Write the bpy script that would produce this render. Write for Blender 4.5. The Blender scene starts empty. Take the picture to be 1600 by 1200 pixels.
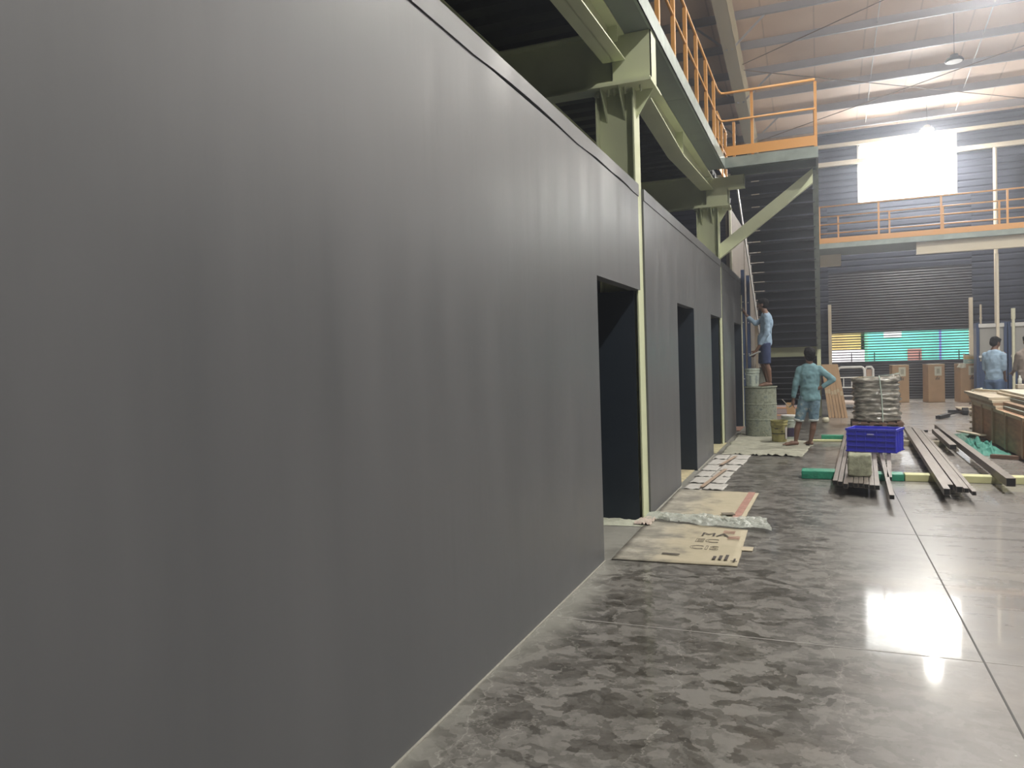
import bpy, bmesh, math, random
from mathutils import Vector, Matrix, noise
random.seed(7)
R = math.radians
COL = bpy.context.scene.collection
SC = bpy.context.scene

# ------------------------------------------------------------------ camera, world, exposure
cd = bpy.data.cameras.new('camera'); cam = bpy.data.objects.new('camera', cd); COL.objects.link(cam)
YAW, PITCH, ROLL = .3888, -.03034, -.03062
_f = Vector((-math.sin(YAW)*math.cos(PITCH), math.cos(YAW)*math.cos(PITCH), math.sin(PITCH)))
_r0 = Vector((math.cos(YAW), math.sin(YAW), 0)); _u0 = _r0.cross(_f)
_r = math.cos(ROLL)*_r0 + math.sin(ROLL)*_u0; _u = -math.sin(ROLL)*_r0 + math.cos(ROLL)*_u0
cam.matrix_world = Matrix(((_r.x, _u.x, -_f.x, 0), (_r.y, _u.y, -_f.y, 0), (_r.z, _u.z, -_f.z, 1.6), (0, 0, 0, 1)))
cd.sensor_width = 36; cd.sensor_fit = 'HORIZONTAL'; cd.lens = 1176.45/1600*36; cd.clip_start = .05; cd.clip_end = 300
SC.camera = cam
vs = SC.view_settings
vs.view_transform = 'Standard'; vs.look = 'None'; vs.exposure = 0.0; vs.gamma = 1; vs.use_curve_mapping = False
w = bpy.data.worlds.new('daylight'); SC.world = w; w.use_nodes = True
w.node_tree.nodes['Background'].inputs[0].default_value = (.92, .95, 1, 1)
w.node_tree.nodes['Background'].inputs[1].default_value = 3.6
sun = bpy.data.lights.new('sun', 'SUN'); sun.energy = 6.0; sun.angle = R(2); sun.color = (1, .95, .86)
so = bpy.data.objects.new('sun', sun); COL.objects.link(so); so.rotation_euler = (R(-38), R(18), 0)   # shines from behind the hall on the yard facades
LAMP_POWER = 315.0; ROOF_FILL = 190.0
HAZE = 0.0075; HAZE_G = .80
SC.cycles.max_bounces = 8
SC.cycles.diffuse_bounces = 4
SC.cycles.glossy_bounces = 3
SC.cycles.sample_clamp_indirect = 4.0
SC.cycles.volume_bounces = 0
SC.cycles.use_denoising = True

# ------------------------------------------------------------------ materials
MATS = {}
def mat(name, col, rough=.6, metal=0, bump=0, bscale=30, var=0, vscale=4, spec=.5, coat=0, stretch=None, fine=0):
    if name in MATS: return MATS[name]
    m = bpy.data.materials.new(name); m.use_nodes = True; nt = m.node_tree; b = nt.nodes['Principled BSDF']
    b.inputs['Base Color'].default_value = (*col, 1); b.inputs['Roughness'].default_value = rough
    b.inputs['Metallic'].default_value = metal; b.inputs['Specular IOR Level'].default_value = spec
    b.inputs['Coat Weight'].default_value = coat; b.inputs['Coat Roughness'].default_value = .15
    tc = nt.nodes.new('ShaderNodeTexCoord'); mp = nt.nodes.new('ShaderNodeMapping')
    nt.links.new(tc.outputs['Object'], mp.inputs[0])
    if stretch: mp.inputs['Scale'].default_value = stretch
    if var:
        n = nt.nodes.new('ShaderNodeTexNoise'); n.inputs['Scale'].default_value = vscale; n.inputs['Detail'].default_value = 6
        nt.links.new(mp.outputs[0], n.inputs['Vector'])
        r = nt.nodes.new('ShaderNodeMapRange'); r.inputs[1].default_value = .3; r.inputs[2].default_value = .7
        r.inputs[3].default_value = 1-var; r.inputs[4].default_value = 1+var
        nt.links.new(n.outputs[0], r.inputs[0])
        mx = nt.nodes.new('ShaderNodeVectorMath'); mx.operation = 'SCALE'; mx.inputs[0].default_value = col
        nt.links.new(r.outputs[0], mx.inputs['Scale']); nt.links.new(mx.outputs[0], b.inputs['Base Color'])
    if bump:
        n2 = nt.nodes.new('ShaderNodeTexNoise'); n2.inputs['Scale'].default_value = bscale; n2.inputs['Detail'].default_value = 4
        nt.links.new(mp.outputs[0], n2.inputs['Vector'])
        bp = nt.nodes.new('ShaderNodeBump'); bp.inputs['Strength'].default_value = bump; bp.inputs['Distance'].default_value = .02
        nt.links.new(n2.outputs[0], bp.inputs['Height']); nt.links.new(bp.outputs[0], b.inputs['Normal'])
    MATS[name] = m
    return m
def emit(name, col, s):
    m = bpy.data.materials.new(name); m.use_nodes = True; b = m.node_tree.nodes['Principled BSDF']
    b.inputs['Base Color'].default_value = (*col, 1); b.inputs['Emission Color'].default_value = (*col, 1); b.inputs['Emission Strength'].default_value = s
    MATS[name] = m; return m
def ramp(nt, src, stops):
    r = nt.nodes.new('ShaderNodeValToRGB'); e = r.color_ramp.elements
    while len(e) < len(stops): e.new(.5)
    for k, (p, c) in enumerate(stops):
        e[k].position = p; e[k].color = (*c, 1) if len(c) == 3 else c
    nt.links.new(src, r.inputs[0]); return r

STEEL = mat('cream_green_paint', (.62, .66, .44), .42, var=.06, vscale=3)
FASCIA = mat('galvanised_sheet', (.28, .33, .30), .45, metal=.25, var=.18, vscale=6)
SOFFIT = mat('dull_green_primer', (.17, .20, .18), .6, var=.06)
ORANGE = mat('orange_rail_paint', (.72, .36, .10), .4)
PURLIN = mat('grey_purlin', (.42, .42, .45), .5)
RAFTER = mat('cream_rafter_paint', (.66, .60, .47), .5)
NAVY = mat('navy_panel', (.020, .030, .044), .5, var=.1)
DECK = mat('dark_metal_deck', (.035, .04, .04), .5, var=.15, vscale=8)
BEIGE = mat('beige_board', (.25, .215, .18), .6, var=.12, vscale=2, stretch=(3, 3, .5))
WHITEM = mat('white_enamel', (.72, .72, .70), .4)
CREAM = mat('cream_timber_trim', (.72, .72, .55), .5, var=.06, vscale=9)
CARD = mat('brown_cardboard', (.44, .30, .18), .8, var=.08, vscale=5, bump=.05, bscale=50)
CARDL = mat('cardboard_flat', (.47, .41, .30), .85, var=.10, vscale=6, bump=.15, bscale=18)
PAPER = mat('pale_paper', (.62, .62, .52), .8)
INK = mat('dark_ink', (.06, .05, .045), .8)
REDINK = mat('faded_red_print', (.36, .20, .16), .8, var=.2, vscale=20)
GALV = mat('steel_tube', (.20, .175, .155), .45, metal=.6, var=.2, vscale=10, stretch=(1, .3, 1))
TUBE_SHADE = mat('tube_end_shade', (.012, .012, .012), .9)
GREENW = mat('green_wrap', (.03, .26, .16), .35, bump=.5, bscale=25, var=.2, vscale=9)
YELLOWT = mat('pale_yellow_timber', (.55, .55, .30), .6, var=.08, vscale=7)
WOOD = mat('crate_plywood', (.42, .23, .13), .65, var=.22, vscale=6, stretch=(1, .5, 3))
WOODL = mat('pale_board', (.58, .50, .38), .6, var=.1, vscale=5)
PALLETW = mat('dark_pallet_wood', (.14, .085, .06), .8, var=.2)
BLUEPL = mat('blue_crate_plastic', (.045, .050, .55), .38)
STONE = mat('rough_pale_block', (.27, .28, .20), .95, bump=.9, bscale=14, var=.2, vscale=12)
BLUEP = mat('dark_blue_frame_paint', (.045, .075, .16), .45)
SKIN = mat('brown_skin', (.16, .085, .055), .55)
HAIR = mat('black_hair', (.006, .005, .005), .75, spec=.2, bump=.6, bscale=90)
TEAL = mat('teal_denim_shirt', (.165, .30, .335), .9, var=.16, vscale=7, bump=.5, bscale=9)
LBLUE = mat('light_blue_shirt', (.27, .38, .50), .85, var=.12, vscale=7, bump=.5, bscale=9)
TAUPE = mat('taupe_shirt', (.20, .17, .15), .85, var=.1, bump=.4, bscale=9)
NAVYC = mat('navy_cloth', (.03, .045, .11), .9, bump=.4, bscale=12)
DARKC = mat('dark_trousers', (.03, .03, .045), .9, bump=.3, bscale=12)
JEANS = mat('blue_jeans', (.09, .14, .24), .9, var=.15, vscale=9, bump=.4, bscale=12)
RUBBER = mat('black_plastic', (.02, .02, .022), .5)

def mat_floor():
    m = bpy.data.materials.new('polished_concrete'); m.use_nodes = True; nt = m.node_tree; b = nt.nodes['Principled BSDF']; L = nt.links.new
    g = nt.nodes.new('ShaderNodeNewGeometry')
    def N(t, **k):
        n = nt.nodes.new(t)
        for a, v in k.items(): setattr(n, a, v)
        return n
    def noisen(scale, detail, rough, vec):
        n = N('ShaderNodeTexNoise'); n.inputs['Scale'].default_value = scale; n.inputs['Detail'].default_value = detail; n.inputs['Roughness'].default_value = rough; L(vec, n.inputs['Vector']); return n
    def M(op, a, b_=None, c=None):
        n = N('ShaderNodeMath', operation=op)
        for i, q in enumerate((a, b_, c)):
            if q is None: continue
            if hasattr(q, 'is_output'): L(q, n.inputs[i])
            else: n.inputs[i].default_value = q
        return n.outputs[0]
    def mr(v, a, b_, c, d):
        n = N('ShaderNodeMapRange'); n.interpolation_type = 'SMOOTHSTEP'; L(v, n.inputs[0])
        for i, q in enumerate((a, b_, c, d)): n.inputs[i+1].default_value = q
        return n.outputs[0]
    P = g.outputs['Position']
    n0 = noisen(4.0, 5, .6, P)
    sc = N('ShaderNodeVectorMath', operation='SCALE'); sc.inputs['Scale'].default_value = .34; L(n0.outputs['Color'], sc.inputs[0])
    ad = N('ShaderNodeVectorMath', operation='ADD'); L(P, ad.inputs[0]); L(sc.outputs[0], ad.inputs[1])
    mp = N('ShaderNodeMapping'); mp.inputs['Scale'].default_value = (.8, 1.25, 1); L(ad.outputs[0], mp.inputs[0])
    def cell(scale, th):
        v = N('ShaderNodeTexVoronoi'); v.inputs['Scale'].default_value = scale; v.inputs['Randomness'].default_value = 1; L(mp.outputs[0], v.inputs['Vector'])
        s_ = N('ShaderNodeSeparateColor'); L(v.outputs['Color'], s_.inputs[0]); return s_.outputs[0]
    c1 = cell(9.0, 0); c2 = cell(17.0, 0)
    n1 = noisen(1.1, 7, .62, P); n2 = noisen(14, 5, .7, P); n3 = noisen(.5, 3, .5, P)
    blot = M('ADD', M('MULTIPLY', c1, .38), M('MULTIPLY', c2, .24))
    blot = M('ADD', blot, M('MULTIPLY', n1.outputs[0], .55)); blot = M('ADD', blot, M('MULTIPLY', n2.outputs[0], .35))
    lane = ramp(nt, blot, [(.52, (.042, .039, .032)), (.64, (.076, .071, .062)), (.76, (.112, .107, .096)), (.92, (.18, .174, .158))])
    # smoother, paler open floor with long faint streaks across the hall
    ms = N('ShaderNodeMapping'); ms.inputs['Scale'].default_value = (.45, 2.0, 1); L(P, ms.inputs[0])
    st = noisen(1.6, 7, .65, ms.outputs[0])
    opn0 = ramp(nt, st.outputs[0], [(.3, (.20, .188, .178)), (.5, (.25, .236, .225)), (.7, (.30, .285, .272))])
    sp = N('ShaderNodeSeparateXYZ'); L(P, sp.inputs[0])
    far = mr(M('MULTIPLY_ADD', n1.outputs[0], 3.0, sp.outputs[1]), 11.0, 17.0, 0, .85)     # lamp light and reflection on the far floor, painted as paler colour
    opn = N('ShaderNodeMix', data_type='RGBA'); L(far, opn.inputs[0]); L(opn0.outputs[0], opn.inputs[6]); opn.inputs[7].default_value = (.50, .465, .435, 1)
    wx = M('MULTIPLY_ADD', n3.outputs[0], 1.5, M('SUBTRACT', sp.outputs[0], .75)); wx = M('MULTIPLY_ADD', n1.outputs[0], .8, M('SUBTRACT', wx, .4))
    k = mr(wx, .9, -.1, .10, 1.0)
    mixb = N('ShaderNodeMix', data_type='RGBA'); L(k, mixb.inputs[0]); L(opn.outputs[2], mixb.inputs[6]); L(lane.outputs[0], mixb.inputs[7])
    # plaster dust along the foot of the partition
    dx = M('MULTIPLY_ADD', n1.outputs[0], .9, M('SUBTRACT', sp.outputs[0], .45)); du = mr(dx, -1.32, -1.66, 0, .75)
    mixd = N('ShaderNodeMix', data_type='RGBA'); L(du, mixd.inputs[0]); L(mixb.outputs[2], mixd.inputs[6]); mixd.inputs[7].default_value = (.27, .27, .24, 1)
    wn = N('ShaderNodeTexVoronoi'); wn.inputs['Scale'].default_value = 8; L(P, wn.inputs['Vector'])
    spk = ramp(nt, wn.outputs[0], [(.03, (.6, .6, .55)), (.045, (0, 0, 0))])
    adds = N('ShaderNodeMix', data_type='RGBA', blend_type='ADD'); adds.inputs[0].default_value = .3; L(mixd.outputs[2], adds.inputs[6]); L(spk.outputs[0], adds.inputs[7])
    # thin pale scratches
    sm = N('ShaderNodeMapping'); sm.inputs['Scale'].default_value = (1, .12, 1); sm.inputs['Rotation'].default_value = (0, 0, .5); L(ad.outputs[0], sm.inputs[0])
    sv = N('ShaderNodeTexVoronoi', feature='DISTANCE_TO_EDGE'); sv.inputs['Scale'].default_value = 1.6; L(sm.outputs[0], sv.inputs['Vector'])
    sr = ramp(nt, sv.outputs[0], [(.0, (.10, .10, .09)), (.006, (0, 0, 0))])
    ad2 = N('ShaderNodeMix', data_type='RGBA', blend_type='ADD'); L(k, ad2.inputs[0]); L(adds.outputs[2], ad2.inputs[6]); L(sr.outputs[0], ad2.inputs[7])
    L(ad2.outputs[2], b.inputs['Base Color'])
    ro = M('MULTIPLY_ADD', st.outputs[0], .12, .20); ro = M('MULTIPLY_ADD', k, .13, ro); ro = M('MULTIPLY_ADD', M('MULTIPLY', k, c1), .10, ro); ro = M('MULTIPLY_ADD', du, .35, ro)
    L(ro, b.inputs['Roughness']); b.inputs['Specular IOR Level'].default_value = .25
    cw = M('MULTIPLY_ADD', k, -.15, .5); cw = M('MULTIPLY_ADD', du, -.5, cw); L(cw, b.inputs['Coat Weight']); cr = M('MULTIPLY_ADD', k, .05, .035); L(cr, b.inputs['Coat Roughness']); b.inputs['Coat IOR'].default_value = 1.45
    bp = N('ShaderNodeBump'); bp.inputs['Strength'].default_value = .03; bp.inputs['Distance'].default_value = .01; L(n1.outputs[0], bp.inputs['Height']); L(bp.outputs[0], b.inputs['Normal'])
    return m
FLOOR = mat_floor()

def mat_partition():
    m = bpy.data.materials.new('grey_satin_paint'); m.use_nodes = True; nt = m.node_tree; b = nt.nodes['Principled BSDF']; L = nt.links.new
    g = nt.nodes.new('ShaderNodeNewGeometry'); mp = nt.nodes.new('ShaderNodeMapping'); mp.inputs['Scale'].default_value = (1, 1, .12); L(g.outputs['Position'], mp.inputs[0])
    n = nt.nodes.new('ShaderNodeTexNoise'); n.inputs['Scale'].default_value = 3.2; n.inputs['Detail'].default_value = 5; L(mp.outputs[0], n.inputs['Vector'])
    n2 = nt.nodes.new('ShaderNodeTexNoise'); n2.inputs['Scale'].default_value = 1.1; n2.inputs['Detail'].default_value = 3; L(g.outputs['Position'], n2.inputs['Vector'])
    c = ramp(nt, n.outputs[0], [(.3, (.106, .110, .115)), (.7, (.126, .129, .134))])
    L(c.outputs[0], b.inputs['Base Color'])
    r = ramp(nt, n.outputs[0], [(.3, (.36,)*3), (.7, (.46,)*3)]); L(r.outputs[0], b.inputs['Roughness'])
    b.inputs['Specular IOR Level'].default_value = .42
    ad = nt.nodes.new('ShaderNodeMath'); ad.operation = 'ADD'; L(n.outputs[0], ad.inputs[0]); L(n2.outputs[0], ad.inputs[1])
    bp = nt.nodes.new('ShaderNodeBump'); bp.inputs['Strength'].default_value = .15; bp.inputs['Distance'].default_value = .03; L(ad.outputs[0], bp.inputs['Height']); L(bp.outputs[0], b.inputs['Normal'])
    return m
PART = mat_partition()

def mat_roof():
    m = bpy.data.materials.new('beige_roof_lining'); m.use_nodes = True; nt = m.node_tree; b = nt.nodes['Principled BSDF']; L = nt.links.new
    g = nt.nodes.new('ShaderNodeNewGeometry')
    n = nt.nodes.new('ShaderNodeTexNoise'); n.inputs['Scale'].default_value = .8; n.inputs['Detail'].default_value = 4; L(g.outputs['Position'], n.inputs['Vector'])
    c = ramp(nt, n.outputs[0], [(.3, (.80, .62, .50)), (.7, (.92, .74, .61))])
    sp = nt.nodes.new('ShaderNodeSeparateXYZ'); L(g.outputs['Position'], sp.inputs[0])
    md = nt.nodes.new('ShaderNodeMath'); md.operation = 'PINGPONG'; md.inputs[1].default_value = .6; L(sp.outputs[0], md.inputs[0])
    rr = ramp(nt, md.outputs[0], [(.0, (.78,)*3), (.03, (1, 1, 1))])
    mx = nt.nodes.new('ShaderNodeMix'); mx.data_type = 'RGBA'; mx.blend_type = 'MULTIPLY'; mx.inputs[0].default_value = 1; L(c.outputs[0], mx.inputs[6]); L(rr.outputs[0], mx.inputs[7])
    L(mx.outputs[2], b.inputs['Base Color']); b.inputs['Roughness'].default_value = .55
    return m
ROOFM = mat_roof()
SHEET = mat('dark_blue_grey_sheet', (.040, .045, .068), .65, var=.08, vscale=1.5, spec=.3)
SHUT = mat('charcoal_shutter', (.040, .040, .050), .45)
WIN = emit('bright_window_sheet', (.97, .99, 1.0), 16.5)
LAMPE = emit('lit_lamp_lens', (1, 1, .97), 60.0)

def mat_speckle(name, cols, scale, rough=.9):
    m = bpy.data.materials.new(name); m.use_nodes = True; nt = m.node_tree; b = nt.nodes['Principled BSDF']; L = nt.links.new
    g = nt.nodes.new('ShaderNodeTexCoord')
    n = nt.nodes.new('ShaderNodeTexNoise'); n.inputs['Scale'].default_value = scale; n.inputs['Detail'].default_value = 8; n.inputs['Roughness'].default_value = .75; L(g.outputs['Object'], n.inputs['Vector'])
    k = len(cols); c = ramp(nt, n.outputs[0], [(.32 + .36*i/(k-1), cols[i]) for i in range(k)]); L(c.outputs[0], b.inputs['Base Color'])
    b.inputs['Roughness'].default_value = rough
    bp = nt.nodes.new('ShaderNodeBump'); bp.inputs['Strength'].default_value = .4; bp.inputs['Distance'].default_value = .01; L(n.outputs[0], bp.inputs['Height']); L(bp.outputs[0], b.inputs['Normal'])
    MATS[name] = m; return m
DRUM = mat_speckle('paint_splattered_drum', [(.05, .08, .10), (.17, .20, .17), (.30, .32, .25), (.13, .15, .11), (.48, .48, .38)], 10)
TARP = mat_speckle('dusty_drop_cloth', [(.12, .12, .09), (.30, .30, .24), (.36, .36, .29), (.46, .46, .39)], 4.5)
SHORTS = mat_speckle('splattered_denim', [(.06, .12, .17), (.12, .20, .26), (.16, .26, .32), (.45, .42, .34)], 9)
def mat_stained():
    m = bpy.data.materials.new('stained_cardboard'); m.use_nodes = True; nt = m.node_tree; b = nt.nodes['Principled BSDF']; L = nt.links.new
    g = nt.nodes.new('ShaderNodeNewGeometry'); sp = nt.nodes.new('ShaderNodeSeparateXYZ'); L(g.outputs['Position'], sp.inputs[0])
    n = nt.nodes.new('ShaderNodeTexNoise'); n.inputs['Scale'].default_value = 3.5; n.inputs['Detail'].default_value = 8; n.inputs['Roughness'].default_value = .68; L(g.outputs['Position'], n.inputs['Vector'])
    a = nt.nodes.new('ShaderNodeMath'); a.operation = 'MULTIPLY_ADD'; a.inputs[1].default_value = 1.1; L(n.outputs[0], a.inputs[0]); L(sp.outputs[0], a.inputs[2])
    k = nt.nodes.new('ShaderNodeMapRange'); k.interpolation_type = 'SMOOTHSTEP'; L(a.outputs[0], k.inputs[0])
    for i, q in enumerate((-.45, -.85, 0, .95)): k.inputs[i+1].default_value = q
    d = ramp(nt, n.outputs[0], [(.35, (.17, .16, .14)), (.48, (.26, .25, .21)), (.55, (.33, .31, .26)), (.66, (.44, .43, .38))])
    c = ramp(nt, n.outputs[0], [(.3, (.38, .34, .24)), (.7, (.46, .41, .30))])
    mx = nt.nodes.new('ShaderNodeMix'); mx.data_type = 'RGBA'; L(k.outputs[0], mx.inputs[0]); L(c.outputs[0], mx.inputs[6]); L(d.outputs[0], mx.inputs[7]); L(mx.outputs[2], b.inputs['Base Color'])
    b.inputs['Roughness'].default_value = .9
    bp = nt.nodes.new('ShaderNodeBump'); bp.inputs['Strength'].default_value = .4; bp.inputs['Distance'].default_value = .01; L(n.outputs[0], bp.inputs['Height']); L(bp.outputs[0], b.inputs['Normal'])
    return m
DUSTC = mat_stained()
TILEC = mat_speckle('plaster_dusted_card', [(.34, .33, .31), (.46, .45, .42), (.52, .51, .48)], 6)
OLIVE = mat_speckle('yellow_pail_wall', [(.20, .19, .10), (.34, .31, .12), (.40, .38, .20)], 9)
PAILW = mat_speckle('whitish_pail', [(.20, .25, .25), (.42, .48, .42), (.50, .54, .47)], 11)

def mat_wrap():
    m = bpy.data.materials.new('stretch_film'); m.use_nodes = True; nt = m.node_tree; b = nt.nodes['Principled BSDF']; L = nt.links.new
    g = nt.nodes.new('ShaderNodeTexCoord'); mp = nt.nodes.new('ShaderNodeMapping'); mp.inputs['Scale'].default_value = (1, 1, 4); L(g.outputs['Object'], mp.inputs[0])
    n = nt.nodes.new('ShaderNodeTexNoise'); n.inputs['Scale'].default_value = 6; n.inputs['Detail'].default_value = 5; L(mp.outputs[0], n.inputs['Vector'])
    c = ramp(nt, n.outputs[0], [(.3, (.07, .075, .055)), (.5, (.19, .18, .15)), (.66, (.42, .40, .35))]); L(c.outputs[0], b.inputs['Base Color'])
    b.inputs['Roughness'].default_value = .22; b.inputs['Coat Weight'].default_value = .6; b.inputs['Coat Roughness'].default_value = .1
    bp = nt.nodes.new('ShaderNodeBump'); bp.inputs['Strength'].default_value = .9; bp.inputs['Distance'].default_value = .03; L(n.outputs[0], bp.inputs['Height']); L(bp.outputs[0], b.inputs['Normal'])
    return m
WRAP = mat_wrap()
def mat_film():
    m = bpy.data.materials.new('clear_plastic_film'); m.use_nodes = True; nt = m.node_tree; b = nt.nodes['Principled BSDF']; L = nt.links.new
    b.inputs['Base Color'].default_value = (.62, .66, .60, 1); b.inputs['Roughness'].default_value = .25; b.inputs['Alpha'].default_value = .5
    g = nt.nodes.new('ShaderNodeTexCoord'); n = nt.nodes.new('ShaderNodeTexNoise'); n.inputs['Scale'].default_value = 9; n.inputs['Detail'].default_value = 5; L(g.outputs['Object'], n.inputs['Vector'])
    bp = nt.nodes.new('ShaderNodeBump'); bp.inputs['Strength'].default_value = 1; bp.inputs['Distance'].default_value = .03; L(n.outputs[0], bp.inputs['Height']); L(bp.outputs[0], b.inputs['Normal'])
    return m
FILM = mat_film()

def mat_haze(dens, g):  # scatter volume added to imitate lens glare around the window
    m = bpy.data.materials.new('veil_haze'); m.use_nodes = True; nt = m.node_tree; nt.nodes.remove(nt.nodes['Principled BSDF'])
    v = nt.nodes.new('ShaderNodeVolumeScatter'); v.inputs['Density'].default_value = dens; v.inputs['Anisotropy'].default_value = g
    v.inputs['Color'].default_value = (.86, .90, 1, 1); nt.links.new(v.outputs[0], nt.nodes['Material Output'].inputs['Volume'])
    return m
# ------------------------------------------------------------------ mesh helpers
class MB:
    def __init__(s): s.bm = bmesh.new()
    def hexa(s, P):
        v = [s.bm.verts.new(p) for p in P]
        for q in ((0, 3, 2, 1), (4, 5, 6, 7), (0, 1, 5, 4), (1, 2, 6, 5), (2, 3, 7, 6), (3, 0, 4, 7)):
            s.bm.faces.new([v[i] for i in q])
        return s
    def box(s, x0, x1, y0, y1, z0, z1):
        return s.hexa([(x0, y0, z0), (x1, y0, z0), (x1, y1, z0), (x0, y1, z0), (x0, y0, z1), (x1, y0, z1), (x1, y1, z1), (x0, y1, z1)])
    def bar(s, p0, p1, w, h, up=(0, 0, 1)):
        p0 = Vector(p0); p1 = Vector(p1); d = (p1-p0).normalized(); u = Vector(up)
        sd = d.cross(u)
        if sd.length < 1e-4: sd = d.cross(Vector((0, 1, 0)))
        sd.normalize(); u = sd.cross(d).normalized()
        a = sd*w/2; b = u*h/2
        return s.hexa([p0-a-b, p0+a-b, p1+a-b, p1-a-b, p0-a+b, p0+a+b, p1+a+b, p1-a+b])
    def prism(s, pts, ext):
        ext = Vector(ext); a = [s.bm.verts.new(p) for p in pts]; b = [s.bm.verts.new(Vector(p)+ext) for p in pts]
        n = len(pts); s.bm.faces.new(a[::-1]); s.bm.faces.new(b)
        for i in range(n): s.bm.faces.new((a[i], a[(i+1) % n], b[(i+1) % n], b[i]))
        return s
    def tube(s, p0, p1, r, seg=10, r1=None):
        r1 = r if r1 is None else r1
        p0 = Vector(p0); p1 = Vector(p1); d = (p1-p0).normalized()
        a = d.orthogonal().normalized(); b = d.cross(a)
        A = []; B = []
        for k in range(seg):
            t = 2*math.pi*k/seg; o = a*math.cos(t)+b*math.sin(t)
            A.append(s.bm.verts.new(p0+o*r)); B.append(s.bm.verts.new(p1+o*r1))
        s.bm.faces.new(A[::-1]); s.bm.faces.new(B)
        for k in range(seg): s.bm.faces.new((A[k], A[(k+1) % seg], B[(k+1) % seg], B[k]))
        return s
    def path(s, pts, r, seg=8):
        pts = [Vector(p) for p in pts]; rings = []
        for i, p in enumerate(pts):
            d = ((pts[i+1]-p) if i == 0 else (p-pts[i-1]) if i == len(pts)-1 else (pts[i+1]-pts[i-1])).normalized()
            if i == 0: a = d.orthogonal().normalized()
            else: a = (a-d*a.dot(d)).normalized()
            b = d.cross(a)
            rings.append([s.bm.verts.new(p+(a*math.cos(2*math.pi*k/seg)+b*math.sin(2*math.pi*k/seg))*r) for k in range(seg)])
        for A, B in zip(rings, rings[1:]):
            for k in range(seg): s.bm.faces.new((A[k], A[(k+1) % seg], B[(k+1) % seg], B[k]))
        s.bm.faces.new(rings[0][::-1]); s.bm.faces.new(rings[-1])
        return s
    def lathe(s, c, prof, seg=32, close=True):
        c = Vector(c); rings = []
        for r, z in prof:
            rings.append([s.bm.verts.new(c+Vector((r*math.cos(2*math.pi*k/seg), r*math.sin(2*math.pi*k/seg), z))) for k in range(seg)])
        for A, B in zip(rings, rings[1:]):
            for k in range(seg): s.bm.faces.new((A[k], A[(k+1) % seg], B[(k+1) % seg], B[k]))
        if close:
            s.bm.faces.new(rings[0][::-1]); s.bm.faces.new(rings[-1])
        return s
    def ell(s, c, r, rot=None, seg=16, rings=10):
        m = Matrix.Translation(Vector(c)) @ (rot.to_4x4() if rot else Matrix()) @ Matrix.Diagonal((r[0], r[1], r[2], 1))
        bmesh.ops.create_uvsphere(s.bm, u_segments=seg, v_segments=rings, radius=1, matrix=m); return s
    def cap(s, p0, r0, p1, r1, seg=12):
        s.ell(p0, (r0,)*3, seg=seg, rings=8); s.ell(p1, (r1,)*3, seg=seg, rings=8)
        return s.tube(p0, p1, r0*.995, seg, r1*.995)
    def chain(s, pts):
        for (p0, r0), (p1, r1) in zip(pts, pts[1:]): s.cap(p0, r0, p1, r1)
        return s
    def sheet(s, P, nu, nv, f, th=None):
        """bilinear sheet over the corner points P (4), f(u,v)->z offset"""
        P = [Vector(p) for p in P]; g = []
        for j in range(nv+1):
            v = j/nv; row = []
            for i in range(nu+1):
                u = i/nu; p = P[0]*(1-u)*(1-v)+P[1]*u*(1-v)+P[2]*u*v+P[3]*(1-u)*v
                row.append(p + Vector(f(u, v)))
            g.append(row)
        V = [[s.bm.verts.new(p) for p in row] for row in g]
        for j in range(nv):
            for i in range(nu): s.bm.faces.new((V[j][i], V[j][i+1], V[j+1][i+1], V[j+1][i]))
        if th:
            W = [[s.bm.verts.new(p-Vector((0, 0, th))) for p in row] for row in g]
            for j in range(nv):
                for i in range(nu): s.bm.faces.new((W[j][i], W[j+1][i], W[j+1][i+1], W[j][i+1]))
            for i in range(nu):
                s.bm.faces.new((V[0][i], W[0][i], W[0][i+1], V[0][i+1])); s.bm.faces.new((V[nv][i+1], W[nv][i+1], W[nv][i], V[nv][i]))
            for j in range(nv):
                s.bm.faces.new((V[j+1][0], W[j+1][0], W[j][0], V[j][0])); s.bm.faces.new((V[j][nu], W[j][nu], W[j+1][nu], V[j+1][nu]))
        return s
    def build(s, name, m, parent=None, smooth=False, bevel=0, remesh=0, solid=False):
        bmesh.ops.recalc_face_normals(s.bm, faces=s.bm.faces)
        vs_ = [v.co for v in s.bm.verts]
        if parent is not None: o0 = Vector(parent['o'])
        else:
            lo = Vector([min(v[i] for v in vs_) for i in range(3)]); hi = Vector([max(v[i] for v in vs_) for i in range(3)])
            o0 = Vector(((lo.x+hi.x)/2, (lo.y+hi.y)/2, lo.z))
        bmesh.ops.translate(s.bm, verts=s.bm.verts, vec=-o0)
        me = bpy.data.meshes.new(name); s.bm.to_mesh(me); s.bm.free()
        if smooth:
            for p in me.polygons: p.use_smooth = True
        me.materials.append(m)
        o = bpy.data.objects.new(name, me); COL.objects.link(o)
        if parent is not None: o.parent = parent; o['o'] = parent['o']
        else: o.location = o0; o['o'] = tuple(o0)
        if remesh:
            rm = o.modifiers.new('remesh', 'REMESH'); rm.mode = 'VOXEL'; rm.voxel_size = remesh; rm.use_smooth_shade = True
            sm = o.modifiers.new('smooth', 'SMOOTH'); sm.iterations = 3; sm.factor = .5
        if bevel:
            bv = o.modifiers.new('bevel', 'BEVEL'); bv.width = bevel; bv.segments = 2; bv.limit_method = 'ANGLE'
        return o
def thing(name, loc, label, cat, group=None, kind=None):
    o = bpy.data.objects.new(name, None); COL.objects.link(o); o.location = loc; o['o'] = tuple(loc); o.empty_display_size = .1
    return tag(o, label, cat, group, kind)
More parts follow.
